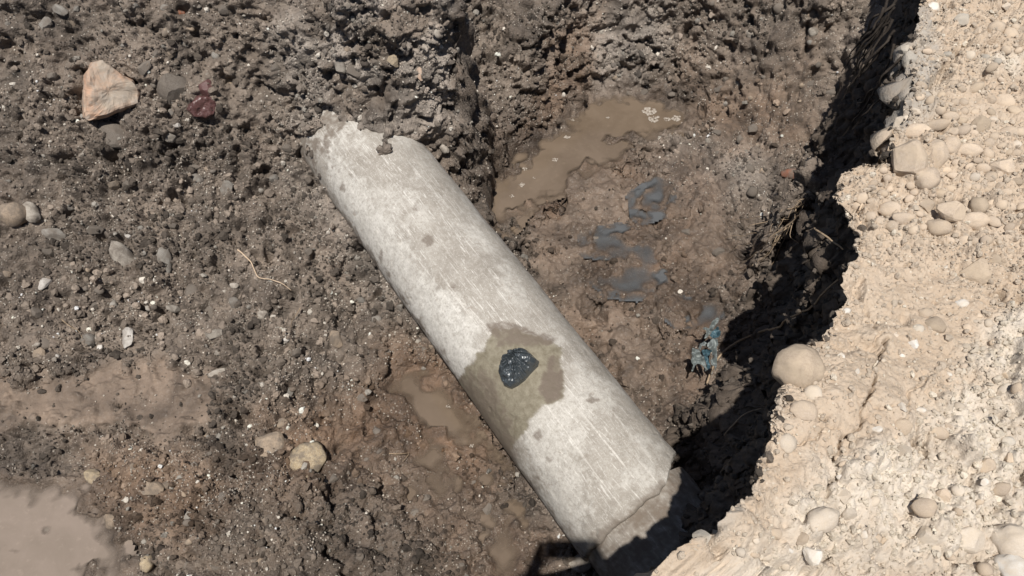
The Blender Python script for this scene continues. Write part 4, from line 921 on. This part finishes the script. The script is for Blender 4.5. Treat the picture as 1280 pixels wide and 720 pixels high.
# ------------------------------------------------------------------ the photographer, whose shadow falls into the picture
M['phone'] = mat_plain('phone_body', (.02, .02, .022), (.03, .03, .032), 30, .3, .5, .05)
ph_c = EYE - FWD*.020 - UP*.022 + RGT*.02
bm = bmesh.new(); bmesh.ops.create_cube(bm, size=1); bmesh.ops.scale(bm, vec=(.158, .077, .009), verts=bm.verts); bmesh.ops.bevel(bm, geom=list(bm.edges), offset=.004, segments=2, affect='EDGES'); me = bpy.data.meshes.new('phone'); bm.to_mesh(me); bm.free()
ph = link('phone', me, M['phone']); ph.matrix_world = Matrix.Translation(Vector(ph_c)) @ Matrix(((*RGT, 0), (*UP, 0), (*(-FWD), 0), (0, 0, 0, 1))).transposed()
tag(ph, 'dark phone held out in both hands over the pit', 'phone')
gz = BANKZ+.01
J = {'pel': (.0, -.52, gz+.96), 'sp': (.0, -.53, gz+1.15), 'ch': (.0, -.50, gz+1.36), 'nk': (.0, -.45, gz+1.50), 'hd': (.0, -.39, gz+1.60), 'tp': (.0, -.37, gz+1.72),
     'fc': (.0, -.335, gz+1.58)}
E_ = [('pel', 'sp'), ('sp', 'ch'), ('ch', 'nk'), ('nk', 'hd'), ('hd', 'tp'), ('hd', 'fc')]
Rad = {'pel': .15, 'sp': .14, 'ch': .16, 'nk': .06, 'hd': .088, 'tp': .07, 'fc': .055}
PX = .12
for k_ in J: J[k_] = (J[k_][0]+PX, *J[k_][1:])
for sd_, sg in (('l', -1), ('r', 1)):
    hx = ph_c + RGT*sg*.085 - FWD*.018; J.update({sd_+'sh': (PX+sg*.19, -.49, gz+1.41), sd_+'el': ((-.22, -.16, gz+1.44) if sg < 0 else (.43, -.20, gz+1.36)), sd_+'wr': tuple(hx+np.array([sg*.045, -.085, -.035])), sd_+'pm': tuple(hx+np.array([sg*.018, -.02, -.008])),
        sd_+'hp': (PX+sg*.10, -.52, gz+.88), sd_+'kn': (PX+sg*.12, -.47, gz+.48), sd_+'an': (PX+sg*.13, -.52, gz+.09), sd_+'to': (PX+sg*.15, -.33, gz+.035)})
    Rad.update({sd_+'sh': .062, sd_+'el': .045, sd_+'wr': .030, sd_+'pm': .030, sd_+'hp': .095, sd_+'kn': .062, sd_+'an': .045, sd_+'to': .036})
    E_ += [('ch', sd_+'sh'), (sd_+'sh', sd_+'el'), (sd_+'el', sd_+'wr'), (sd_+'wr', sd_+'pm'), ('pel', sd_+'hp'), (sd_+'hp', sd_+'kn'), (sd_+'kn', sd_+'an'), (sd_+'an', sd_+'to')]
    for k in range(5):                                 # thumb and fingers closed round the phone's short edge
        up_ = (.030-.018*k) if k else .034; b0 = ph_c + RGT*sg*.098 + UP*up_ - FWD*.012; b1 = ph_c + RGT*sg*(.086-.006*(k % 3)) + UP*up_*1.05 - FWD*(.017 if k else .02); b2 = b1 - RGT*sg*(.022+.004*(k % 2)) - FWD*.003
        for nm, pt_, rr in (('a', b0, .0095), ('b', b1, .0085), ('c', b2, .0075)): J[f'{sd_}f{k}{nm}'] = tuple(pt_); Rad[f'{sd_}f{k}{nm}'] = rr
        E_ += [(sd_+'pm', f'{sd_}f{k}a'), (f'{sd_}f{k}a', f'{sd_}f{k}b'), (f'{sd_}f{k}b', f'{sd_}f{k}c')]
nm_ = list(J); me = bpy.data.meshes.new('person'); org = np.array([0, -.45, gz])
me.from_pydata([tuple(np.array(J[k])-org) for k in nm_], [(nm_.index(a), nm_.index(b)) for a, b in E_], []); po_ = link('person', me); po_.location = org
sk = po_.modifiers.new('skin', 'SKIN'); sk.use_smooth_shade = True
for i_, k in enumerate(nm_): me.skin_vertices[0].data[i_].radius = (Rad[k], Rad[k]); me.skin_vertices[0].data[i_].use_root = (k == 'pel')
po_.modifiers.new('smooth', 'SUBSURF').render_levels = 1
M['cloth'] = mat_plain('work_clothes', (.05, .06, .08), (.07, .08, .10), 60, .9); me.materials.append(M['cloth'])
tag(po_, 'person in dark work clothes standing on the bank holding a phone', 'person')
print('done', time.time()-T0)
